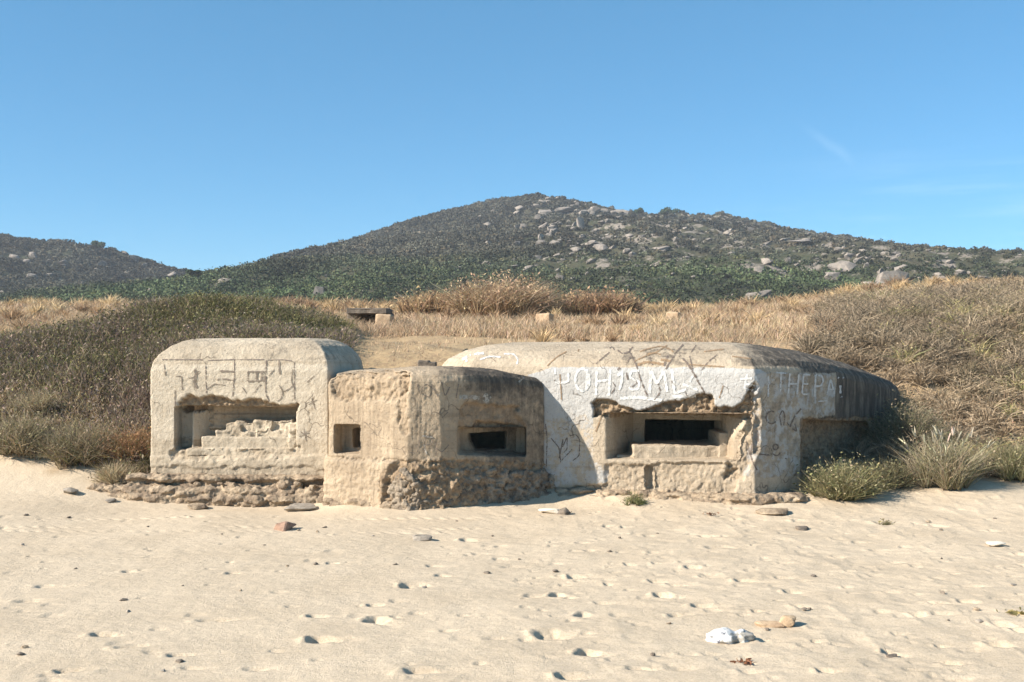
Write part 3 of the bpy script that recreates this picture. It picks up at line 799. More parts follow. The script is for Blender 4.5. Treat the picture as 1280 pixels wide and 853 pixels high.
# outermost skin only (not the splayed walls inside the embrasure)
segx = [a for a, b in PL_RIGHT[:7]]; segy = [b for a, b in PL_RIGHT[:7]]
skin = (np.abs(co[:, 1] - np.interp(co[:, 0], segx, segy)) < .09 + .25 * (co[:, 0] > 4.6)).astype(float)
lint = zone(co, PL_RIGHT, NF, [(741, 522), (741, 504), (747, 499), (762, 501), (784, 511), (800, 513), (822, 506), (845, 501), (862, 500), (880, 493), (890, 497), (895, 508), (915, 510), (928, 503), (936, 487), (944, 479), (947, 482), (946, 524)], .022, 0, 21) * front
jamb = zone(co, PL_RIGHT, NF, [(905, 600), (915, 552), (932, 535), (940, 515), (950, 490), (950, 560), (938, 580), (930, 600)], .02, 0, 22) * front
low = zone(co, PL_RIGHT, NF, [(757, 580), (800, 581), (860, 577), (921, 580), (918, 640), (690, 640), (690, 612), (757, 606)], .02, 0, 23) * skin
low2 = zone(co, PL_RIGHT, NF, [(690, 610), (1000, 612), (1000, 650), (690, 650)], .03, 0, 24) * skin
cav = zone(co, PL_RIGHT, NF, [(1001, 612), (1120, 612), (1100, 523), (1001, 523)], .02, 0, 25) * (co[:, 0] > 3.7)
paint = zone(co, PL_RIGHT, NF, [(660, 470), (690, 459), (820, 456), (951, 462), (958, 475), (950, 490), (946, 520), (742, 520), (742, 578), (762, 580), (760, 604), (660, 612)], .012, 0, 26) * skin
panel = zone(co, PL_RIGHT, NF, [(946, 464), (1046, 466), (1043, 520), (1003, 526), (1003, 596), (925, 596), (935, 560), (946, 545)], .012, 0, 27) * skin
lint, jamb, low, low2, cav, paint, panel = [smooth_attr(meR, a, 1) for a in (lint, jamb, low, low2, cav, paint, panel)]
rg = gnarl(co, 8, 325)
dsp = rough(co, no, .013, 1.5, 321, 3) + rough(co, no, .006, 18, 322, 4) + rough(co, no, .004, 46, 323, 2)
inw = unit(-np.stack([no[:, 0], no[:, 1], 0 * no[:, 0]], 1) + 1e-6)
dsp += inw * (lint * skin * (.075 + .08 * rg) + jamb * skin * (.05 + .04 * rg) + low * (.025 + .03 * rg) + low2 * (-.03 + .06 * rg) + cav * .05 * rg)[:, None]
roofm = sstep(1.76, 1.84, co[:, 2])
# fallen plaster edge: the lintel underside is eaten away unevenly
msk = np.zeros((len(co), 3))
msk[:, 0] = np.clip(paint * (.50 + .42 * sstep(1.0, 1.35, co[:, 2])) + panel * .46, 0, 1) * (1 - roofm) * (1 - lint)
lint = (lint > .5) * 1.0
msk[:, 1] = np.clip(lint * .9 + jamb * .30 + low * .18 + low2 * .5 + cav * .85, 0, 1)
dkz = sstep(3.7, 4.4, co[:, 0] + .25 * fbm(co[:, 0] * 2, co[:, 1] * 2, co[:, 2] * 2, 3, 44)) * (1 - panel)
msk[:, 2] = np.clip(1.1 * dkz * front + roofm * (.12 + .85 * sstep(2.4, 3.9, co[:, 0] + .5 * fbm(co[:, 0] * 2, co[:, 1] * 2, 0, 3, 45))) + .46 * panel + .8 * cav + .4 * roofm * sstep(1.1, .3, np.abs(co[:, 0] - 1.9)) * (fbm(co[:, 0] * 7, co[:, 1] * 7, 0, 3, 46) > .1), 0, 1)  # lichen on roof and end wall; shade painted into the pier panel; darker recess
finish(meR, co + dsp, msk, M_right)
oR = link('casemate', meR, None, bunker); oR['label'] = 'wide right casemate with a painted white band and a large broken embrasure'

BVH = {}
for k, meX in (('L', meL), ('M', meM), ('R', meR)):
    cx, _ = arrs(meX); pl = [tuple(p.vertices) for p in meX.polygons]
    BVH[k] = BVHTree.FromPolygons([tuple(c) for c in cx], pl)
for o in (oL, oM, oR): reloc(o, BUNK)

# --- masonry infill inside the left embrasure
def blockmesh(parts, voxel, seed, amp=.012, sc=12):
    """boxes (x0,x1,y0,y1,z0,z1) fused into one rough mass"""
    bm = bmesh.new()
    for (x0, x1, y0, y1, z0, z1) in parts:
        r = bmesh.ops.create_cube(bm, size=1)
        for v in r['verts']:
            v.co = Vector((x0 + (v.co.x + .5) * (x1 - x0), y0 + (v.co.y + .5) * (y1 - y0), z0 + (v.co.z + .5) * (z1 - z0)))
    me = bpy.data.meshes.new('blk'); bm.to_mesh(me); bm.free()
    me = carve('blk', me, [], voxel)
    co, no = arrs(me)
    co = co + rough(co, no, amp * 1.5, sc * .3, seed, 3) + rough(co, no, amp, sc, seed + 1, 4)
    me.vertices.foreach_set('co', co.astype(np.float32).ravel()); me.update()
    me.polygons.foreach_set('use_smooth', np.ones(len(me.polygons), bool))
    return me
def blobs(pts, voxel, seed, amp=.02, sc=10):
    """many stones (x,y,z,rx,ry,rz) cemented into one rough mass"""
    bm = bmesh.new(); r = random.Random(seed)
    for (x, y, z, a, b, c) in pts:
        s = bmesh.ops.create_icosphere(bm, subdivisions=2, radius=1)
        for v in s['verts']:
            k = 1 + .25 * r.uniform(-1, 1)
            v.co = Vector((x + v.co.x * a * k, y + v.co.y * b * k, z + v.co.z * c * k))
    me = bpy.data.meshes.new('blb'); bm.to_mesh(me); bm.free()
    me = carve('blb', me, [], voxel); co, no = arrs(me)
    co = co + rough(co, no, amp, sc, seed, 4) + rough(co, no, amp * .5, sc * 3, seed + 3, 3)
    me.vertices.foreach_set('co', co.astype(np.float32).ravel()); me.update()
    me.polygons.foreach_set('use_smooth', np.ones(len(me.polygons), bool))
    return me
x0, x1 = P(254, 0, 14.2)[0], P(373, 0, 14.1)[0]
zf = lambda py, Y=14.2: P(0, py, Y)[2]
def addpart(name, me, mat, label=None):
    me.materials.clear(); me.materials.append(mat); o = link(name, me, None, bunker); reloc(o, BUNK)
    if label: o['label'] = label
    return o
blk = [(x0, x1 + .05, 14.13, 14.6, zf(568, 14.15), zf(546, 14.15)), (P(236, 0, 14.2)[0], x1 + .03, 14.10, 14.6, zf(570, 14.15), zf(561, 14.15))]
addpart('infill_block', blockmesh(blk, .014, 401, .012), M_left, 'smooth pale block closing the lower half of the left embrasure')
st = []
r3 = random.Random(5)
for row, (pa, pb, ztop, zbot) in enumerate([(272, 372, 536, 547), (284, 362, 527, 537)]):
    xx = P(pa, 0, 14.25)[0]
    while xx < P(pb, 0, 14.25)[0]:
        w = r3.uniform(.07, .2); d_ = r3.uniform(-.03, .03)
        st.append((xx, min(xx + w, P(pb + 4, 0, 14.25)[0]), 14.17 + .05 * row + d_, 14.5, zf(zbot + 1, 14.25), zf(ztop + r3.uniform(-4.5, 4.0), 14.25))); xx += w + r3.uniform(.0, .02)
st.append((P(362, 0, 14.15)[0], x1 + .06, 14.10, 14.45, zf(566, 14.15), zf(529, 14.15)))
addpart('rubble_infill', blockmesh(st, .013, 411, .045, 8), M_left, 'rough pale stones piled on the infill block')
# courses of brick at the back of the left embrasure
bk = [(P(255, 0, 14.6)[0], P(385, 0, 14.5)[0], 14.50, 14.8, zf(556, 14.5), zf(500, 14.5))]
for r_ in range(7):
    z = zf(503, 14.5) - r_ * .055
    bk.append((P(262 + 6 * (r_ % 2), 0, 14.5)[0], P(380, 0, 14.5)[0], 14.45 + .012 * (r_ % 3), 14.7, z - .040, z))
addpart('brick_backing', blockmesh(bk, .012, 421, .012, 16), M_mid, 'dark brick courses at the back of the left embrasure')

# sill block of the right embrasure
sb = [(P(790, 0, 14.1)[0], P(921, 0, 13.9)[0], 13.93, 14.9, zf(578, 14.0), zf(557, 14.0)), (P(899, 0, 13.9)[0], P(921, 0, 13.9)[0], 13.9, 14.7, zf(578, 13.9), zf(541, 13.9)),
      (P(894, 0, 14.3)[0], P(912, 0, 14.3)[0], 14.2, 14.75, zf(570, 14.2), zf(544, 14.2))]
sb.append((P(770, 0, 14.2)[0], P(820, 0, 14.2)[0], 14.05, 14.7, zf(580, 14.1), zf(569, 14.1)))
addpart('sill_block', blockmesh(sb, .016, 431, .014), M_right, 'sunlit sill block with faded scribbles inside the right embrasure')

# footings of cemented rubble
def band(pxs, y_of, z_of, n, seed, rmin, rmax, depth=.2, squash=.7):
    r = random.Random(seed); L = []
    for i in range(n):
        px = r.uniform(*pxs); Y = y_of(px) + r.uniform(-.02, depth); zt_, zb_ = z_of(px)
        z = r.uniform(zb_, zt_); a = r.uniform(rmin, rmax)
        L.append(((px - 640) / F * Y, Y, z, a * r.uniform(.9, 1.7), a, a * squash))
    return L
def strata(pxs, y_of, layers, n, seed, rmin, rmax):
    """flat broken plates in worn layers: layers = (height, setback, thickness)"""
    r = random.Random(seed); L = []
    for (z, sb, th) in layers:
        for i in range(n):
            px = r.uniform(*pxs); Y = y_of(px) + sb + r.uniform(0, .14); a = r.uniform(rmin, rmax)
            L.append(((px - 640) / F * Y, Y, z + r.uniform(-.02, .02), a * r.uniform(1.2, 2.6), a * 1.2, th * r.uniform(.7, 1.3)))
    return L
yl = lambda px: float(np.interp(px, [105, 150, 190, 300, 411], [14.20, 14.02, 13.90, 13.80, 13.72]))
bl = strata((118, 412), yl, [(.30, .12, .035), (.23, .20, .05), (.14, .0, .06), (.05, -.04, .055), (-.02, -.02, .05)], 130, 441, .04, .10)
bl = [q_ for q_ in bl if q_[2] < np.interp(q_[0], [-5.7, -4.8], [.14, .4])]
bl += band((190, 412), lambda px: yl(px), lambda px: (.26, .0), 60, 442, .03, .065, .14)
addpart('rubble_footing', blobs(bl, .014, 443, .028, 12), M_rubble, 'crumbling layered brown footing under the left casemate')
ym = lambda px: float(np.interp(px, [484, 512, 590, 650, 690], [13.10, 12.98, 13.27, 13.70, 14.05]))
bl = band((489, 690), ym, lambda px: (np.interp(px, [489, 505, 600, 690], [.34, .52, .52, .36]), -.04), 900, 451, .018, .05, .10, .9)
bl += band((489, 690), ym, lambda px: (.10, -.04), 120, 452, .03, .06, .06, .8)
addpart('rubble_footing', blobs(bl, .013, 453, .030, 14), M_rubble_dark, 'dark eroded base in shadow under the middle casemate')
bl = strata((410, 492), lambda px: float(np.interp(px, [410, 500], [13.50, 13.0])), [(.07, 0, .04), (.0, -.02, .04)], 40, 455, .03, .06)
addpart('rubble_footing', blobs(bl, .014, 456, .02, 11), M_rubble, 'thin pale edge below the lit plinth of the middle casemate')
yr = lambda px: float(np.interp(px, [690, 945, 1000], [14.0, 13.40, 13.66])) - .05
bl = strata((700, 1000), yr, [(.12, .06, .03), (.05, .0, .04), (-.01, -.03, .04)], 110, 461, .03, .07)
bl += [(P(px, 0, 13.4)[0], 13.48 + .0015 * abs(px - 945), .10, .15, .16, .07) for px in range(922, 1000, 11)]
addpart('rubble_footing', blobs(bl, .014, 463, .02, 10), M_rubble, 'low rubble ledge along the foot of the right casemate')

# --- graffiti, painted on the walls
G_dark = graffiti_mat('dark_paint', (.155, .125, .105), .56)
G_grey = graffiti_mat('grey_scratch', (.20, .165, .13), .60)
G_white = graffiti_mat('white_paint', (.56, .56, .54), .63)
G_pale = graffiti_mat('pale_paint', (.52, .51, .485), .62)
G_brown = graffiti_mat('brown_scratch', (.26, .18, .11), .62)
def strokes(block, lst, width):
    V, Lp, T = [], [], []
    org = Vector((0, 0, EYE))
    def cast(px, py):
        d = Vector(((px - 640) / F, 1, (HOR - py) / F)).normalized()
        h, n, i, dist = BVH[block].ray_cast(org, d)
        if h is None: return None
        if n.dot(d) > 0: n = -n
        return h + n * .006
    for item in lst:
        w = width; pts = item
        if isinstance(item, tuple): pts, w = item
        pts = np.array(pts, float)
        seg = np.linalg.norm(np.diff(pts, axis=0), axis=1); tot = seg.sum(); n = max(3, int(tot / 1.6))
        s = np.concatenate([[0], np.cumsum(seg)]); u = np.linspace(0, tot, n)
        X = np.interp(u, s, pts[:, 0]); Y = np.interp(u, s, pts[:, 1])
        if len(pts) > 2:
            for _ in range(2):
                X[1:-1] = .25 * X[:-2] + .5 * X[1:-1] + .25 * X[2:]; Y[1:-1] = .25 * Y[:-2] + .5 * Y[1:-1] + .25 * Y[2:]
        tx, ty = np.gradient(X), np.gradient(Y); l = np.hypot(tx, ty) + 1e-9
        nx, ny = -ty / l, tx / l; prev = None
        for i in range(n):
            ww = w * .5 * (1 + .25 * math.sin(i * 1.7 + X[0]))
            a = cast(X[i] + nx[i] * ww, Y[i] + ny[i] * ww); b = cast(X[i] - nx[i] * ww, Y[i] - ny[i] * ww)
            if a is None or b is None or (a - b).length > .14: prev = None; continue
            V += [a, b]; k = len(V) - 2
            if prev is not None and (V[prev] - a).length < .12:
                Lp += [prev, prev + 1, k + 1, k]; T.append(4)
            prev = k
    return V, Lp, T
def graffiti(parent, block, lst, width, mat, label, name='painted_marking'):
    V, Lp, T = strokes(block, lst, width)
    if not T: return
    if 'letter' in label: name = 'painted_lettering'
    me = npmesh(name, np.array([v[:] for v in V]) - np.array(BUNK), Lp, T); me.materials.append(mat)
    o = bpy.data.objects.new(name, me); COL.objects.link(o); o.parent = parent; o['label'] = label
def el(cx, cy, a, b, s=0, e=360, n=18):
    return [(cx + a * math.cos(math.radians(s + (e - s) * i / n)), cy - b * math.sin(math.radians(s + (e - s) * i / n))) for i in range(n + 1)]
# left block: big outlined letters
graffiti(oL, 'L', [[(203, 450), (253, 450), (257, 454), (258, 492)], [(260, 451), (291, 450), (293, 448), (293, 473), (291, 496)], [(293, 450), (331, 450)],
    ([(332, 451), (353, 450), (368, 452), (368, 500)], 1.0), ([(333, 451), (332, 492), (337, 502)], 1.6), [(219, 488), (219, 508)]], 1.3, G_dark, 'dark outlines of the big block letters')
graffiti(oL, 'L', [([(275, 464), (293, 465)], 2.2), ([(271, 475), (280, 474), (293, 476)], 1.8), ([(244, 462), (245, 470), (243, 478), (246, 486)], 3.6), ([(310, 465), (310, 477)], 1.6),
    ([(310, 465), (333, 465)], 2), ([(310, 477), (333, 476)], 2), ([(321, 466), (321, 476)], 2.4), ([(327, 466), (327, 476)], 2.6), ([(331, 466), (331, 476)], 2.6), ([(349, 451), (350, 468)], 2.6),
    [(349, 482), (354, 490), (352, 498), (347, 502)], [(355, 490), (362, 486), (367, 482)], [(220, 471), (227, 470), (228, 488)], [(236, 473), (243, 472), (249, 464)], [(258, 487), (268, 480), (282, 482)],
    [(318, 491), (322, 485), (327, 480)], [(303, 484), (308, 492)], [(384, 478), (393, 470)], [(366, 462), (364, 476), (368, 486)], [(205, 455), (207, 470)], [(336, 470), (343, 462)]], 1.2, G_grey, 'grey filling strokes of the block letters')
graffiti(oL, 'L', [[(374, 546), (386, 541)], [(380, 536), (383, 552)], [(376, 540), (388, 548)], [(386, 506), (396, 500)], [(390, 498), (394, 512)]], 1.2, G_grey, 'small star-shaped scratches right of the left embrasure')
# middle block
graffiti(oM, 'M', [[(521, 480), (526, 494)], [(527, 486), (533, 480), (541, 486), (537, 497), (529, 494), (527, 486)], ([(539, 480), (548, 497)], 1.8), [(552, 478), (556, 496), (562, 484)], [(573, 480), (570, 498)],
    [(533, 545), (530, 566)], [(531, 546), (541, 545), (540, 556), (532, 556)], [(545, 552), (545, 570)], [(545, 560), (552, 566), (561, 556)], [(512, 566), (522, 566), (524, 550)], [(560, 515), (552, 523)]], 1.3, G_grey, 'faint dark scratched letters on the middle wall')
graffiti(oM, 'M', [([(574, 497), (588, 496), (599, 498)], 5), ([(605, 493), (611, 497), (606, 503)], 7), ([(530, 556), (533, 568)], 2), ([(528, 545), (541, 547)], 2), [(648, 478), (655, 472)]], 2, graffiti_mat('worn_paint', (.36, .33, .28), .56), 'pale paint dabs above the loophole')
# right block
graffiti(oR, 'R', [([(694, 461), (694, 468)], 2.5), ([(694, 478), (701, 479), (711, 477), (710, 466)], 3), (el(728, 475, 9, 14), 3.2), ([(734, 462), (733, 488)], 3), ([(746, 464), (745, 494)], 3), ([(746, 477), (762, 475)], 3), ([(763, 462), (761, 495)], 3.2),
    ([(772, 470), (778, 464), (777, 478), (774, 488)], 3.2), ([(799, 464), (789, 464), (787, 472), (799, 477), (799, 486), (790, 488), (786, 484)], 3), ([(812, 492), (814, 464), (821, 480), (830, 464), (834, 490)], 3.6),
    ([(840, 462), (843, 492), (858, 487)], 3.4), ([(862, 478), (866, 470)], 2.5), ([(775, 498), (800, 497), (830, 501)], 4), ([(840, 496), (870, 495)], 4), ([(853, 480), (872, 488)], 3),
    ([(925, 474), (940, 473)], 3), ([(930, 480), (944, 482)], 3), ([(944, 470), (948, 486)], 3), ([(934, 468), (930, 486), (942, 488)], 2.5)], 2.6, G_white, 'white painted letters on the pale band')
graffiti(oR, 'R', [([(787, 436), (788, 442), (795, 456), (802, 478), (810, 497)], 2.0), ([(772, 438), (778, 443), (786, 441), (791, 434)], 1.6), ([(854, 431), (846, 440), (838, 452), (832, 462)], 2.0), ([(849, 445), (858, 453), (868, 468), (873, 478)], 2.4), ([(873, 478), (880, 490), (890, 500)], 1.8),
    ([(896, 444), (886, 452), (876, 464)], 1.6), ([(870, 432), (864, 441)], 1.4), ([(862, 446), (866, 462)], 1.6), ([(762, 436), (765, 433), (768, 438)], 1.3), ([(762, 441), (752, 449), (745, 455)], 1.8), ([(788, 447), (782, 457)], 1.6),
    ([(772, 463), (775, 460)], 2.6), ([(783, 466), (785, 475)], 2), ([(812, 447), (816, 457)], 2), ([(835, 445), (830, 458)], 2.6), ([(822, 478), (826, 490), (818, 500)], 1.6), ([(693, 475), (694, 476)], 2.2),
    ([(792, 472), (797, 478), (790, 484)], 1.2), ([(764, 492), (770, 484), (766, 478)], 1.2), ([(840, 476), (841, 480)], 2), ([(857, 490), (858, 496), (863, 492)], 1.2), ([(745, 520), (742, 505), (748, 500)], 1.2)], 1.6, G_dark, 'dark slashed lines and scribbles over the white band')
graffiti(oR, 'R', [[(793, 452), (806, 446), (822, 440), (834, 432)], [(800, 440), (812, 436), (826, 433), (838, 437), (842, 441)], ([(797, 457), (806, 453), (818, 454), (830, 456)], 3), [(808, 443), (818, 441), (826, 444)], ([(826, 450), (838, 452)], 3),
    [(690, 452), (697, 446), (708, 440)], [(684, 458), (690, 452)], [(723, 440), (724, 434)], [(700, 468), (702, 500)], [(904, 482), (899, 498)], [(752, 520), (745, 540)], [(880, 440), (905, 437)], [(915, 446), (940, 449)], [(860, 456), (905, 459)]], 1.4, G_brown, 'brown scrawled drawing on the sloping roof edge')
graffiti(oR, 'R', [[(689, 548), (699, 560), (701, 578)], [(699, 573), (704, 548), (703, 560), (709, 546), (709, 562), (705, 566)], [(702, 576), (715, 562)], [(712, 545), (720, 543), (725, 550), (724, 570), (716, 576)], ([(682, 530), (684, 548), (683, 585)], 1.2)], 1.3, G_dark, 'black tag in the shadow beside the middle casemate')
graffiti(oR, 'R', [[(790, 565), (793, 560), (795, 568)], [(800, 568), (803, 560), (806, 568)], [(812, 560), (812, 569)], [(818, 561), (824, 561), (824, 568), (818, 567)], [(831, 568), (836, 560), (842, 568)], [(848, 561), (856, 560), (852, 568)],
    ([(864, 560), (868, 569), (873, 560)], 1.6), ([(877, 562), (884, 562), (879, 568), (885, 568)], 1.6), [(891, 561), (898, 569)], [(898, 561), (891, 569)], [(904, 562), (909, 569)], [(909, 562), (904, 569)]], 1.3, G_brown, 'row of faint brown scribbled signs on the embrasure wall')
graffiti(oR, 'R', [([(970, 466), (982, 467)], 2), ([(976, 467), (975, 490)], 2), ([(987, 467), (985, 492)], 2), ([(998, 468), (996, 493)], 2), ([(986, 480), (997, 480)], 2), ([(1004, 468), (1002, 493), (1010, 493)], 2), ([(1004, 468), (1012, 469)], 2), ([(1003, 480), (1010, 480)], 2),
    ([(1019, 469), (1018, 496)], 2.2), ([(1019, 469), (1027, 470), (1029, 476), (1026, 483), (1018, 483)], 2.2), ([(1033, 494), (1038, 474), (1043, 494)], 2), ([(1035, 487), (1042, 487)], 2), ([(1050, 482), (1050, 492)], 2.4), ([(1047, 472), (1048, 473)], 2.4), ([(1053, 472), (1054, 473)], 2.4), ([(1051, 496), (1052, 497)], 2.6),
    ([(1022, 502), (1034, 501)], 1.6), ([(960, 470), (960, 496)], 2)], 2, G_pale, 'pale letters THE PA on the shaded wall')
graffiti(oR, 'R', [(el(964, 522, 7, 8, 60, 320), 1.8), [(976, 532), (974, 520), (978, 512), (981, 521), (979, 532)], ([(1001, 511), (993, 520), (987, 534)], 1.8), [(983, 528), (986, 532)], (el(969, 559, 3.5, 4), 1.8), (el(970, 565, 5, 5, 200, 350), 1.4), ([(949, 568), (962, 569)], 1.8), [(981, 573), (983, 574)],
    [(990, 536), (996, 540), (993, 530)], ([(933, 552), (937, 566), (942, 580), (946, 588)], 1.6), ([(941, 553), (938, 566)], 1.4), [(948, 540), (948, 552)]], 1.4, G_dark, 'dark curls, numbers and dashes scratched on the shaded pier')
graffiti(oR, 'R', [([(578, 450), (588, 444), (605, 442)], 3), ([(582, 451), (587, 450)], 5), [(600, 450), (612, 446), (626, 447)], [(630, 443), (642, 443), (648, 450), (646, 456)]], 2, G_pale, 'white daub on the sloping roof edge behind the middle casemate')

# --- bits lying on the bunker and the beach
def hull_stone(name, px, py, w, h, mat, label, cat, seed, z=None, Y=None, rot=0, depthf=.9, flat=.8, sub=2, group=None):
    if Y is None: Y = beachY(py)
    X = (px - 640) / F * Y; s = Y / F
    if z is None: z = float(H(np.array([X]), np.array([Y]))[0]) + float(sand_detail(np.array([X]), np.array([Y]))[0])
    me = boulder_mesh(name, seed, mat, 15, sub, .05, flat)
    for p in me.polygons: p.use_smooth = False
    zs = [v.co.z for v in me.vertices]; xs_ = [v.co.x for v in me.vertices]
    sx_ = w * s / (max(xs_) - min(xs_)); sz_ = h * s / (max(zs) - min(zs))
    for v in me.vertices: v.co = (v.co.x * sx_, v.co.y * sx_ * depthf, (v.co.z - min(zs)) * sz_)
    o = link(name, me); o.location = (X, Y, z - h * s * .22); o.rotation_euler.z = rot
    return tag(o, label, cat, group)
M_red = rock_mat('reddish_stone', (.36, .235, .17), (.25, .16, .115), 12, .5, .01)
M_dk = rock_mat('dark_stone', (.20, .165, .13), (.12, .10, .08), 12, .5, .01)
M_grey = rock_mat('grey_stone', (.33, .29, .24), (.22, .19, .155), 12, .5, .01)
M_tan = rock_mat('tan_stone', (.50, .37, .24), (.36, .25, .16), 10, .5, .01)
M_pale = rock_mat('pale_stone', (.70, .64, .54), (.60, .54, .45), 10, .3, .005)
def flatrock(*a, **k): return hull_stone(*a, **k)
hull_stone('stone', 357, 662, 28, 14, M_red, 'reddish brown stone alone on the smooth sand before the left casemate', 'stone', 21, rot=.2)
hull_stone('flat_stone', 525, 672, 33, 9, M_grey, 'flat grey stone half sunk in the sand before the middle casemate', 'stone', 22, rot=.1, depthf=.5)
hull_stone('stone', 705, 643, 19, 11, M_dk, 'small dark stone at the foot of the bunker where the middle and right casemates meet', 'stone', 23)
hull_stone('sand_lump', 690, 641, 36, 9, M_pale, 'pale hump of stone beside the small dark stone at the bunker foot', 'stone', 24)
hull_stone('flat_stone', 378, 634, 42, 11, M_grey, 'flat grey slab on the sand under the right end of the left rubble footing', 'stone', 25, rot=.1)
hull_stone('flat_stone', 250, 631, 26, 8, M_rubble, 'flat brown slab broken off the left rubble footing', 'stone', 26)
hull_stone('stone', 88, 627, 20, 9, M_grey, 'small grey stone on the sand left of the bunker', 'stone', 27)
hull_stone('stone', 136, 629, 14, 5, M_grey, 'tiny grey stone near the left tip of the rubble footing', 'stone', 28)
hull_stone('stone', 985, 783, 24, 17, M_tan, 'brown lump of stone casting a shadow beside the crumpled white bag', 'stone', 29, rot=.4)
hull_stone('flat_stone', 962, 783, 40, 8, M_tan, 'thin tan slab leaning against the brown lump by the white bag', 'stone', 30, depthf=.6)
hull_stone('pebble', 1113, 819, 17, 9, M_dk, 'dark oval stone, larger than the pebbles around it, in the lower right sand', 'stone', 31)
hull_stone('pebble', 176, 648, 8, 4, M_dk, 'small pebble', 'pebble', 32) if False else None
hull_stone('pale_stone', 1243, 681, 26, 6, M_pale, 'whitish flat stone near the right edge of the beach', 'stone', 33)
hull_stone('stone', 1003, 661, 18, 6, M_dk, 'thin dark chip of stone before the right end of the rubble ledge', 'stone', 34)
hull_stone('flat_stone', 968, 642, 44, 8, M_rubble, 'low tan slab lying under the right end of the bunker ledge', 'stone', 35, depthf=.7)
# bricks left on the middle roof
bx_, by_, bz_ = P(535, 459, 13.75)
e = bpy.data.objects.new('broken_brick', blockmesh([(-.13, .11, -.1, .1, -.03, .062), (-.12, .02, -.1, .09, .05, .085)], .012, 471, .012, 14)); COL.objects.link(e)
e.data.materials.append(M_dk); e.location = (bx_, by_, 1.80)
tag(e, 'broken dark brick left on the roof of the middle casemate', 'brick')

r4 = random.Random(44)
for k in range(46):
    px, py = r4.uniform(20, 1270), 645 + 195 * r4.random() ** 1.3
    w = r4.uniform(5, 11) * (py - HOR) / 330
    hull_stone('pebble', px, py, w, w * r4.uniform(.35, .6), r4.choice([M_dk, M_grey, M_rubble, M_dk]), 'small dark pebble scattered on the open sand', 'pebble', 700 + k % 12, rot=r4.uniform(0, 3), sub=1, group='small dark pebbles scattered on the beach')
# crumpled white plastic bag
def bag():
    Y = beachY(799); X = (912 - 640) / F * Y; s = Y / F
    bm = bmesh.new(); bmesh.ops.create_icosphere(bm, subdivisions=5, radius=1)
    co = np.array([v.co[:] for v in bm.verts])
    r = 1 + .28 * fbm(co[:, 0] * 2.2, co[:, 1] * 2.2, co[:, 2] * 2.2, 3, 601) + .16 * (np.abs(fbm(co[:, 0] * 5, co[:, 1] * 5, co[:, 2] * 5, 3, 603)) - .2)
    co = co * r[:, None]
    waist = 1 - .38 * np.exp(-((co[:, 0] - .25) / .22) ** 2)
    co[:, 1] *= waist * .8; co[:, 2] = np.maximum(co[:, 2], -.35) * waist
    W_ = 60 * s / 2.1
    co[:, 0] *= W_; co[:, 1] *= W_ * .7; co[:, 2] *= W_ * .42
    for v, c in zip(bm.verts, co): v.co = c
    me = bpy.data.meshes.new('plastic_bag'); bm.to_mesh(me); bm.free()
    for p in me.polygons: p.use_smooth = True
    m, nt, out = newmat('white_plastic'); t = NT(nt); pos = t.n('ShaderNodeTexCoord').outputs['Object']
    c = t.mix(t.ramp(t.noise(pos, 9, 3, .5), .50, .56), (.56, .56, .54), (.31, .29, .25))
    c = t.mix(t.ramp(t.noise(pos, 30, 3, .5), .62, .66), c, (.16, .16, .19))
    nt.links.new(t.bsdf(c, .35, t.bump(t.noise(pos, 40, 4, .6), .4, .01), .4), out.inputs[0])
    o = link('plastic_bag', me, m); z = float(sand_detail(np.array([X]), np.array([Y]))[0])
    o.location = (X, Y, z + W_ * .12)
    tag(o, 'crumpled white plastic bag with grey print lying on the sand', 'litter')
bag()

# dried seaweed scraps
def scrap(px, py, w, col, label, n=26, seed=0):
    Y = beachY(py); X = (px - 640) / F * Y; s = Y / F; r = np.random.default_rng(seed)
    W_ = w * s; B = np.stack([r.normal(size=n) * W_ * .22, r.normal(size=n) * W_ * .2, np.abs(r.normal(size=n)) * .006], 1)
    d = rnd_dir(n, r); d[:, 2] = np.abs(d[:, 2]) * .35; d = unit(d)
    z = float(sand_detail(np.array([X]), np.array([Y]))[0])
    me = veg_mesh('dry_seaweed', [blades(B, d, r.uniform(.15, .38, n) * W_, np.full(n, W_ * .12), np.clip(np.array(col) * (1 + .25 * r.normal(size=(n, 1))), .02, .9), .3)])
    o = link('dry_seaweed', me, M_leaf); o.location = (X, Y, z + .004)
    tag(o, label, 'seaweed')
scrap(931, 829, 30, (.24, .11, .06), 'reddish brown scrap of dry seaweed below the white bag', 26, 1)
scrap(1268, 768, 34, (.42, .34, .14), 'yellowish curl of dry seaweed at the right edge of the beach', 22, 2)
scrap(888, 645, 16, (.22, .13, .08), 'small brown scrap of seaweed before the right casemate', 20, 3)

# ----------------------------------------------------------------- ruin in the field
def ruin():
    Y = 29.0
    def X(px): return (px - 640) / F * Y
    def Z(py): return EYE + (HOR - py) / F * Y
    base = (X(465), Y, Z(418) - .1)
    e = empty('concrete_ruin', base, 'small collapsed concrete ruin with a dark slab roof in the dry grass', 'ruin')
    def part(name, boxes, mat, seed):
        me = blockmesh(boxes, .03, seed, .03, 5); me.materials.append(mat); o = link(name, me, None, e); reloc(o, base)
    part('roof_slab', [(X(434), X(484), Y - .2, Y + 1.2, Z(392.5), Z(385.5))], M_dk, 501)
    part('wall', [(X(434), X(446), Y - .05, Y + 1.2, Z(420), Z(391))], M_dk, 503)
    part('pillar', [(X(473), X(492), Y - .55, Y - .05, Z(421), Z(394))], M_tan, 505)
    part('back_wall', [(X(440), X(486), Y + .9, Y + 1.25, Z(420), Z(391))], M_dk, 507)
ruin()
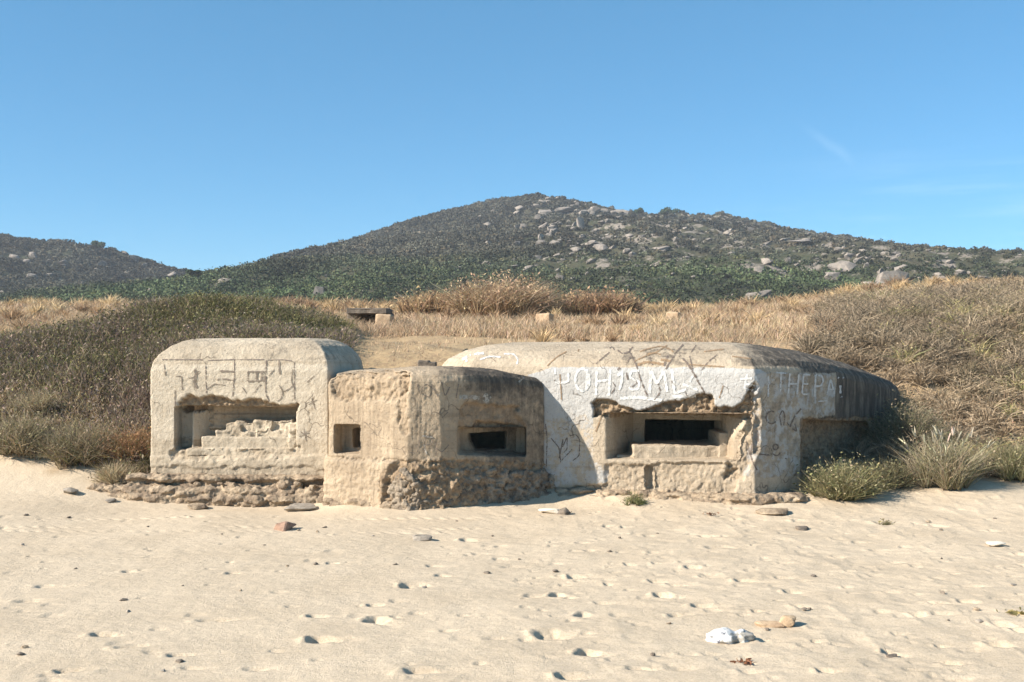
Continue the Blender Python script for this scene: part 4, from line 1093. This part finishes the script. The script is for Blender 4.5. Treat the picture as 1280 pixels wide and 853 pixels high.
def fieldblock(px, py, w, h, Y, mat, label, seed):
    X = (px - 640) / F * Y; s = Y / F; z = float(H(np.array([X]), np.array([Y]))[0])
    zt_ = EYE + (HOR - (py - h / 2)) / F * Y
    me = blockmesh([(-w * s / 2, w * s / 2, -w * s / 2, w * s / 2, -.3, max(zt_ - z, h * s))], .03, seed, .03, 5); me.materials.append(mat)
    o = link('concrete_block', me); o.location = (X, Y, z); o.rotation_euler.z = -.35
    tag(o, label, 'block')
fieldblock(681, 405, 18, 18, 27, M_tan, 'square concrete block in the dry grass behind the middle casemate', 511)
fieldblock(842, 402, 16, 14, 29, M_tan, 'small concrete block in the straw behind the right casemate', 513)

# ----------------------------------------------------------------- vegetation of the dunes
EXC = [inset(p, -.02) for p in (PL_LEFT, PL_MID, PL_RIGHT)]
def free(X, Y):
    k = np.ones(len(X), bool)
    for p in EXC: k &= ~inpoly(X, Y, p)
    return k
def PX(X, Y): return 640 + X / Y * F
def ground(X, Y):
    return H(X, Y, True)

# left mound: woody scrub with green tips
def scatter(n, x0, x1, y0, y1, pw=1.0):
    X = rng.uniform(x0, x1, n); Y = y0 + (y1 - y0) * rng.random(n) ** pw
    return X, Y
STRAW = [(.51, .392, .258), (.41, .30, .19), (.59, .475, .325), (.32, .23, .15)]
TWIG = [(.215, .165, .135), (.285, .22, .17), (.145, .11, .09), (.36, .28, .205)]
OLIVE = [(.145, .14, .054), (.195, .18, .076), (.105, .102, .045), (.25, .21, .11)]

X, Y = scatter(230000, -16, -2.6, 14.4, 24)
px = PX(X, Y); mk = (Y - yfoot(X) > .05 + .25 * fbm(X * 2, Y * 2, 0, 2, 700)) & free(X, Y) & (px < 440) & (px > -520)
edge = np.interp(X, [-16, -7.5, -6.4, -4.6, -3.4, -2.6], [18.4, 19.0, 21.0, 23.0, 22.0, 20.5])
mk &= Y < edge + .5 * fbm(X, Y, 0, 2, 701)
X, Y = X[mk], Y[mk]; n = len(X); Zg = ground(X, Y)
cl = fbm(X * 1.6, Y * 1.6, 0, 3, 702)
D = unit(np.stack([rng.normal(size=n) * .42, rng.normal(size=n) * .42 - .18, np.ones(n)], 1))
L = rng.uniform(.16, .42, n) * (1 + .45 * cl)
gfac = np.clip(.42 + .5 * fbm(X * .7, Y * .7, 3, 2, 703) + .45 * sstep(17.8, 19.6, Y), .05, .95)
isg = rng.random(n) < gfac * .85
cols = np.where(isg[:, None], pal(n, OLIVE, [3, 3, 2, 2]), pal(n, TWIG, [3, 3, 2, 2]))
foot_ = sstep(17.2, 15.6, Y + .7 * fbm(X, Y, 0, 3, 707)) * sstep(-5.6, -6.6, X)
cols = np.where((rng.random(n) < .75 * foot_)[:, None], pal(n, [(.46, .36, .22), (.36, .28, .17), (.55, .45, .29), (.27, .22, .12)], [3, 3, 2, 2]), cols)
parts = [blades(np.stack([X, Y, Zg - .03], 1), D, L, rng.uniform(.007, .018, n), cols, .3)]
k = rng.random(n) < .5
C = np.stack([X, Y, Zg - .03], 1)[k] + D[k] * (L[k] * rng.uniform(.55, 1.0, k.sum()))[:, None]
kk = k.sum(); l = rng.uniform(.03, .075, kk)
isg2 = rng.random(kk) < gfac[k]
lc = np.where(isg2[:, None], pal(kk, OLIVE, [3, 3, 2, 2]), pal(kk, TWIG, [3, 3, 2, 1]))
parts.append(leaves(C, rnd_dir(kk), l, l * .4, lc))
o = link('dune_scrub', veg_mesh('dune_scrub', parts), M_leaf)
tag(o, 'dense brown and olive scrub covering the mound left of the bunker', 'scrub', kind='stuff')

def clump(C, R, n, cols, w, lmin=.5, lmax=1.05, up=.35, bend=.3):
    B, D, L = [], [], []
    d = rnd_dir(n); d[:, 2] = np.abs(d[:, 2]) + up; d = unit(d)
    return blades(C + d * (R * .12)[:, None], d, R * rng.uniform(lmin, lmax, n), w, cols, bend)
# dry grass field, behind and between
def straw_field():
    prt = []
    for (n, y0, y1, lw) in ((170000, 16.0, 24, 1.0), (170000, 24, 36, 1.5), (125000, 36, 62, 2.4)):
        hw = y1 * .66 + 1
        X, Y = scatter(n, -hw, hw, y0, y1); px = PX(X, Y)
        onm = (px < 440) & (Y < np.interp(X, [-16, -7.5, -6.4, -4.6, -3.4, -2.6], [18.4, 19.0, 21.0, 23.0, 22.0, 20.5]))
        rightz = sstep(1000, 1130, px + 60 * fbm(X * .5, Y * .5, 0, 2, 711)) * sstep(30, 24, Y)
        path = (px > 440) & (px < 640) & (Y < 21)
        mk = (px > -220) & (px < 1500) & free(X, Y) & ~onm & (rng.random(n) > rightz * .75) & (rng.random(n) > path * .55)
        mk &= rng.random(n) < np.clip(.52 + 1.3 * fbm(X * .6, Y * .6, 0, 3, 712), .06, 1)
        mk &= Y - yfoot(X) > .5
        mk &= ~((px > 432) & (px < 492) & (Y > 23.5) & (Y < 29.8) & (rng.random(n) < .93))
        X, Y, path = X[mk], Y[mk], path[mk]; n2 = len(X); Zg = ground(X, Y)
        D = unit(np.stack([rng.normal(size=n2) * .38 + .1, rng.normal(size=n2) * .38, np.ones(n2)], 1))
        tall = fbm(X * .45, Y * .45, 0, 3, 713)
        L = rng.uniform(.12, .34, n2) * np.clip(1 + .9 * tall, .35, 2.0) * np.where(path, .45, 1) * (1 + .15 * (lw - 1))
        br = np.clip(.5 + .8 * fbm(X * .35, Y * .35, 1, 3, 714), 0, 1)[:, None]
        cols = pal(n2, STRAW, [4, 3, 3, 1]) * (1 - .45 * br) + br * .45 * np.array([.34, .215, .13])
        prt.append(blades(np.stack([X, Y, Zg - .02], 1), D, L, rng.uniform(.008, .016, n2) * lw, cols, .35))
    return prt
def field_clumps():
    X, Y = scatter(2600, -32, 32, 18.5, 58, .9); px = PX(X, Y)
    edge = np.interp(X, [-16, -7.5, -6.4, -4.6, -3.4, -2.6], [18.4, 19.0, 21.0, 23.0, 22.0, 20.5])
    k = (px > -60) & (px < 1340) & free(X, Y) & ~((px < 440) & (Y < edge + .4)) & ~((px > 430) & (px < 660) & (Y < 25)) & ~((px > 1050) & (Y < 26))
    k &= ~((px > 425) & (px < 505) & (Y < 33))
    k &= rng.random(len(X)) < np.clip(.45 + 1.3 * fbm(X * .22, Y * .22, 0, 3, 731), .05, 1)
    X, Y = X[k], Y[k]; nb = len(X); Z = ground(X, Y); per = 80
    R_ = rng.uniform(.18, .5, nb) * (1 + .018 * (Y - 20)); XX = np.repeat(np.stack([X, Y, Z], 1), per, 0); RR = np.repeat(R_, per); n = len(RR)
    CA = np.array([(.50, .365, .205), (.40, .275, .165), (.33, .225, .14), (.58, .45, .27), (.28, .21, .13)])
    cols = np.repeat(CA[rng.choice(5, nb, p=[.3, .3, .2, .12, .08])], per, 0) * (1 + .2 * rng.normal(size=(n, 1))).clip(.5, 1.6)
    return clump(XX, RR, n, cols, rng.uniform(.012, .026, n) * XX[:, 1] / 22, up=.7)
o = link('dry_grass', veg_mesh('dry_grass', straw_field() + [field_clumps()]), M_leaf)
tag(o, 'straw coloured dry grass covering the field behind the bunker', 'grass', kind='stuff')

# right dune: grey tan brush in clumps
X, Y = scatter(4000, 3.8, 20, 13.8, 30, .9); px = PX(X, Y)
mk = free(X, Y) & (px > 985) & (px < 1560) & (Y - yfoot(X) > .15) & (rng.random(len(X)) < np.maximum(sstep(985, 1110, px + 50 * fbm(X, Y, 0, 2, 721)), .9 * (Y < 20) * (X > 4)))
X, Y = X[mk], Y[mk]; nb = len(X); Zg = ground(X, Y)
R = rng.uniform(.18, .55, nb) * (1 + .02 * (Y - 15)); per = 84
XX = np.repeat(np.stack([X, Y, Zg], 1), per, 0); RR = np.repeat(R, per); n = len(RR)
tone = np.repeat(np.clip(.5 + .9 * fbm(X * .6, Y * .6, 0, 3, 722) + .25 * rng.normal(size=nb), 0, 1), per)[:, None]
GT = [(.33, .27, .185), (.25, .20, .14), (.40, .335, .23), (.20, .19, .10)]
GTA = np.array([(.37, .288, .195), (.275, .217, .15), (.44, .35, .24), (.235, .195, .12), (.35, .265, .175)]) * .90
cols = np.repeat(GTA[rng.choice(5, nb, p=[.3, .25, .15, .15, .15])], per, 0) * (1 + .22 * rng.normal(size=(n, 1))).clip(.5, 1.6) * (.72 + .5 * tone)
yel = np.repeat(rng.random(nb) < .06, per)[:, None]
cols = np.where(yel, pal(n, [(.42, .35, .17), (.30, .29, .13)], [2, 1]), cols)
parts = [clump(XX, RR, n, cols, rng.uniform(.009, .020, n) * (1 + .03 * (XX[:, 1] - 15)), bend=.5)]
C = XX + unit(rnd_dir(n) + np.array([0, 0, .7])) * (RR * rng.uniform(.6, 1.05, n))[:, None]
kq = rng.random(n) < .55; l = rng.uniform(.025, .05, kq.sum()); parts.append(leaves(C[kq], rnd_dir(kq.sum()), l, l * .5, cols[kq]))
o = link('dune_brush', veg_mesh('dune_brush', parts), M_leaf)
tag(o, 'grey tan brush covering the dune right of the bunker', 'scrub', kind='stuff')

# single bushes
def bush(name, px, py, Y, w, h, n, cols, wts, label, cat='bush', leafy=.6, up=.4, bw=.012, heads=0, llen=.05, droop=.3):
    X = (px - 640) / F * Y; s = Y / F; W_, Hh = w * s, h * s
    if Y < 20: n = int(n * 1.7); bw *= .68; llen *= .8
    z = float(ground(np.array([X]), np.array([Y]))[0]) - .02
    e = empty(name, (X, Y, z), label, cat)
    k = max(6, n // 45); a = rng.uniform(0, 2 * math.pi, k); rr_ = np.sqrt(rng.random(k)) * W_ * .32
    cx = np.stack([np.cos(a) * rr_, np.sin(a) * rr_ * .8, np.zeros(k)], 1); ci = rng.integers(0, k, n)
    d = unit(np.stack([rng.normal(size=n) * .55, rng.normal(size=n) * .55, up + np.abs(rng.normal(size=n)) * .8], 1) + .5 * cx[ci] / (W_ * .4))
    L = Hh * rng.uniform(.45, 1.0, n) * (1 - .25 * np.linalg.norm(cx[ci], axis=1) / (W_ * .35))
    fol = [blades(cx[ci], d, L, rng.uniform(.6, 1.3, n) * bw, pal(n, cols, wts), droop)]
    m_ = int(n * leafy)
    if m_:
        j = rng.integers(0, n, m_); C = cx[ci[j]] + d[j] * (L[j] * rng.uniform(.5, 1.02, m_))[:, None] + rng.normal(size=(m_, 3)) * .015
        C[:, 2] = np.maximum(C[:, 2], .01); l = rng.uniform(.5, 1.4, m_) * llen
        fol.append(leaves(C, rnd_dir(m_), l, l * .42, pal(m_, cols, wts)))
    if heads:
        j = rng.integers(0, n, heads); B = cx[ci[j]] + d[j] * (L[j] * .92)[:, None]
        for q_ in range(3): fol.append(blades(B, unit(d[j] + .12 * rng.normal(size=(heads, 3))), np.full(heads, .16), np.full(heads, .02), pal(heads, [(.55, .50, .38), (.48, .42, .3)], [1, 1]), .15))
    link('foliage', veg_mesh('foliage', fol), M_leaf, e)
    ns = max(6, n // 60); a = rng.uniform(0, 6.28, ns)
    dd = unit(np.stack([np.cos(a) * .5, np.sin(a) * .5, np.ones(ns)], 1)); bb = cx[rng.integers(0, k, ns)] - np.array([0, 0, .03])
    st_ = [blades(bb, dd, np.full(ns, Hh * .6), np.full(ns, bw * 1.6), pal(ns, [(.16, .12, .08), (.22, .17, .11)], [1, 1]), .1)]
    link('stem', veg_mesh('stem', st_), M_leaf, e)
    return e
GG = [(.20, .19, .09), (.28, .25, .13), (.15, .145, .065), (.36, .31, .19)]
DRY = [(.42, .34, .21), (.33, .26, .16), (.25, .20, .13), (.50, .42, .27)]
bush('leafy_bush', 1052, 624, 13.72, 96, 66, 1500, GG, [3, 3, 2, 2], 'olive green leafy bush at the shaded right end of the bunker', leafy=.9)
bush('tall_grass', 1182, 611, 14.15, 92, 92, 1300, [(.34, .29, .19), (.26, .22, .14), (.20, .19, .09), (.45, .39, .27)], [3, 3, 2, 2], 'tall grassy bush with pale feathery heads, in front of the bunker shadow', leafy=.2, up=.9, heads=34)
bush('leafy_bush', 1270, 604, 14.6, 84, 66, 1200, GG, [3, 3, 1, 3], 'yellow green bush on the sand edge at the far right', leafy=.6, up=.7)
bush('low_bush', 1110, 612, 14.2, 60, 52, 800, [(.16, .15, .08), (.11, .10, .06), (.22, .19, .11)], [2, 2, 2], 'dark low bush between the leafy bush and the tall grassy bush', leafy=.5)
bush('low_bush', 1130, 560, 15.6, 90, 80, 1200, [(.20, .17, .11), (.14, .13, .07), (.27, .23, .15)], [2, 2, 2], 'dull bush against the curved right end of the bunker', leafy=1.2)
bush('reddish_bush', 166, 545, 14.9, 62, 66, 1300, [(.30, .17, .09), (.38, .24, .13), (.22, .14, .075), (.18, .16, .07)], [3, 3, 2, 1], 'rust coloured bush pressed against the left side of the bunker', leafy=1.0)
bush('dry_tuft', 148, 590, 14.35, 62, 44, 900, DRY, [3, 2, 1, 3], 'pale dry grass tuft at the left corner of the bunker', 'grass tuft', leafy=.1)
bush('grey_bush', 98, 575, 14.85, 90, 74, 1400, [(.27, .22, .145), (.36, .29, .19), (.18, .15, .095), (.19, .175, .085)], [3, 3, 2, 2], 'grey twiggy bush on the sand bank at the left foot of the mound', leafy=.5)
bush('grey_bush', 28, 566, 15.05, 90, 72, 1400, [(.30, .245, .155), (.40, .325, .21), (.20, .165, .10), (.20, .185, .09)], [3, 3, 2, 2], 'grey brown bush at the far left edge of the beach', leafy=.5)
bush('dry_tuft', 46, 500, 16.0, 80, 40, 700, DRY, [3, 2, 1, 3], 'straw coloured dry tuft on the mound above the far left bush', 'grass tuft', leafy=.1)
bush('reed_clump', 628, 412, 33.0, 165, 72, 6500, [(.40, .28, .175), (.47, .35, .22), (.30, .21, .135), (.54, .42, .27)], [3, 3, 2, 1], 'tall brown clump of dry reeds rising in the field behind the middle casemate', 'reeds', leafy=.7, up=.75, bw=.022, llen=.10, droop=.5)
bush('reed_clump', 745, 410, 34.0, 150, 48, 3600, [(.34, .225, .14), (.42, .29, .17), (.27, .18, .12)], [3, 3, 2], 'low brown clump of dry reeds right of the tall clump in the field', 'reeds', leafy=.4, up=.8, bw=.03, llen=.12)
bush('reed_clump', 535, 408, 34.0, 120, 44, 2600, [(.42, .29, .17), (.50, .36, .21), (.33, .22, .14)], [3, 3, 2], 'low brown clump of dry reeds between the ruin and the tall clump', 'reeds', leafy=.3, up=.8, bw=.03, llen=.12)
bush('small_weed', 792, 634, 13.42, 34, 22, 220, [(.13, .15, .06), (.20, .20, .09), (.25, .20, .11)], [3, 2, 1], 'small green weed growing at the foot of the right casemate', 'weed', leafy=.8, bw=.009, llen=.03)
bush('dry_tuft', 1104, 655, 12.15, 30, 11, 120, [(.30, .26, .14), (.22, .19, .11)], [1, 1], 'tiny dry tuft alone on the sand at right', 'grass tuft', leafy=.2, bw=.008, up=.2)

# ----------------------------------------------------------------- sun, sky, camera
AZ, EL = math.radians(23), math.radians(31)
sv = Vector((-math.cos(AZ) * math.cos(EL), -math.sin(AZ) * math.cos(EL), math.sin(EL)))
sun = bpy.data.lights.new('sun', 'SUN'); sun.energy = 4.7; sun.angle = math.radians(.55); sun.color = (1.0, .905, .79)
so = bpy.data.objects.new('sun', sun); COL.objects.link(so); so.rotation_euler = (-sv).to_track_quat('-Z', 'Y').to_euler(); so.location = sv * 50
w = bpy.data.worlds.new('World'); scene.world = w; w.use_nodes = True; nt = w.node_tree; nt.nodes.clear(); t = NT(nt)
out = nt.nodes.new('ShaderNodeOutputWorld'); bg = nt.nodes.new('ShaderNodeBackground'); sky = nt.nodes.new('ShaderNodeTexSky')
sky.sky_type = 'NISHITA'; sky.sun_disc = False; sky.sun_elevation = EL; sky.sun_rotation = math.atan2(sv.x, sv.y)
sky.air_density = .75; sky.dust_density = .15; sky.ozone_density = 10.0; sky.altitude = 0
# thin high cirrus: pale streaks low in the right half of the sky
dirv = nt.nodes.new('ShaderNodeTexCoord').outputs['Generated']
sx_ = t.n('ShaderNodeSeparateXYZ'); t.put(sx_.inputs[0], dirv)
wisp = t.ramp(t.noise(t.mapv(dirv, (5, 5, 60)), 1.0, 5, .6), .48, .75)
band_ = t.math('MULTIPLY', t.ramp(sx_.outputs[2], .04, .10), t.ramp(sx_.outputs[2], .20, .13))
right_ = t.ramp(sx_.outputs[0], .12, .42)
cl = t.math('MULTIPLY', t.math('MULTIPLY', wisp, band_), t.math('MULTIPLY', right_, .11))
# one short slanting wisp above the right end of the hill
u_ = t.math('ADD', sx_.outputs[0], t.math('MULTIPLY', sx_.outputs[2], 1.35))
l_ = t.math('SUBTRACT', u_, .541)
across = t.ramp(t.math('ABSOLUTE', t.math('ADD', l_, t.math('MULTIPLY', t.math('SUBTRACT', t.noise(dirv, 24, 3), .5), .016))), .011, .0)
along = t.math('MULTIPLY', t.ramp(sx_.outputs[0], .255, .290), t.ramp(sx_.outputs[0], .312, .296))
cl = t.math('ADD', cl, t.math('MULTIPLY', t.math('MULTIPLY', across, along), .06))
tint = t.mix(1.0, sky.outputs[0], (.88, 1.20, 1.0), 'MULTIPLY')
tint = t.mix(.22, tint, (1.15, 3.9, 6.3))
tint = t.mix(cl, tint, (8.0, 9.0, 9.5))
nt.links.new(tint, bg.inputs[0]); bg.inputs[1].default_value = .073
nt.links.new(bg.outputs[0], out.inputs[0])

bm = bmesh.new(); r_ = bmesh.ops.create_cube(bm, size=1)
for v in bm.verts: v.co = Vector((v.co.x * 2000, (v.co.y + .5) * 1560 - 430, (v.co.z + .5) * 82 - 5.5))
mh = bpy.data.meshes.new('haze'); bm.to_mesh(mh); bm.free()
m, nt, out = newmat('thin_air'); vp = nt.nodes.new('ShaderNodeVolumePrincipled'); vp.inputs['Color'].default_value = (.86, .92, 1.0, 1)
vp.inputs['Density'].default_value = .0004; vp.inputs['Anisotropy'].default_value = .0; nt.links.new(vp.outputs[0], out.inputs['Volume'])
tag(link('haze', mh, m), kind='stuff')
cam = bpy.data.cameras.new('camera'); cam.sensor_width = 36; cam.lens = 36 * F / 1280; cam.clip_end = 6000; cam.clip_start = .1
cam.shift_y = (HOR - 426.5) / 1280
cob = bpy.data.objects.new('camera', cam); COL.objects.link(cob); cob.location = (0, 0, EYE); cob.rotation_euler = (math.pi / 2, 0, 0)
scene.camera = cob
vs = scene.view_settings; vs.view_transform = 'Standard'; vs.look = 'None'; vs.gamma = 1; vs.use_curve_mapping = False; vs.exposure = 1.17
scene.cycles.max_bounces = 5; scene.cycles.diffuse_bounces = 3
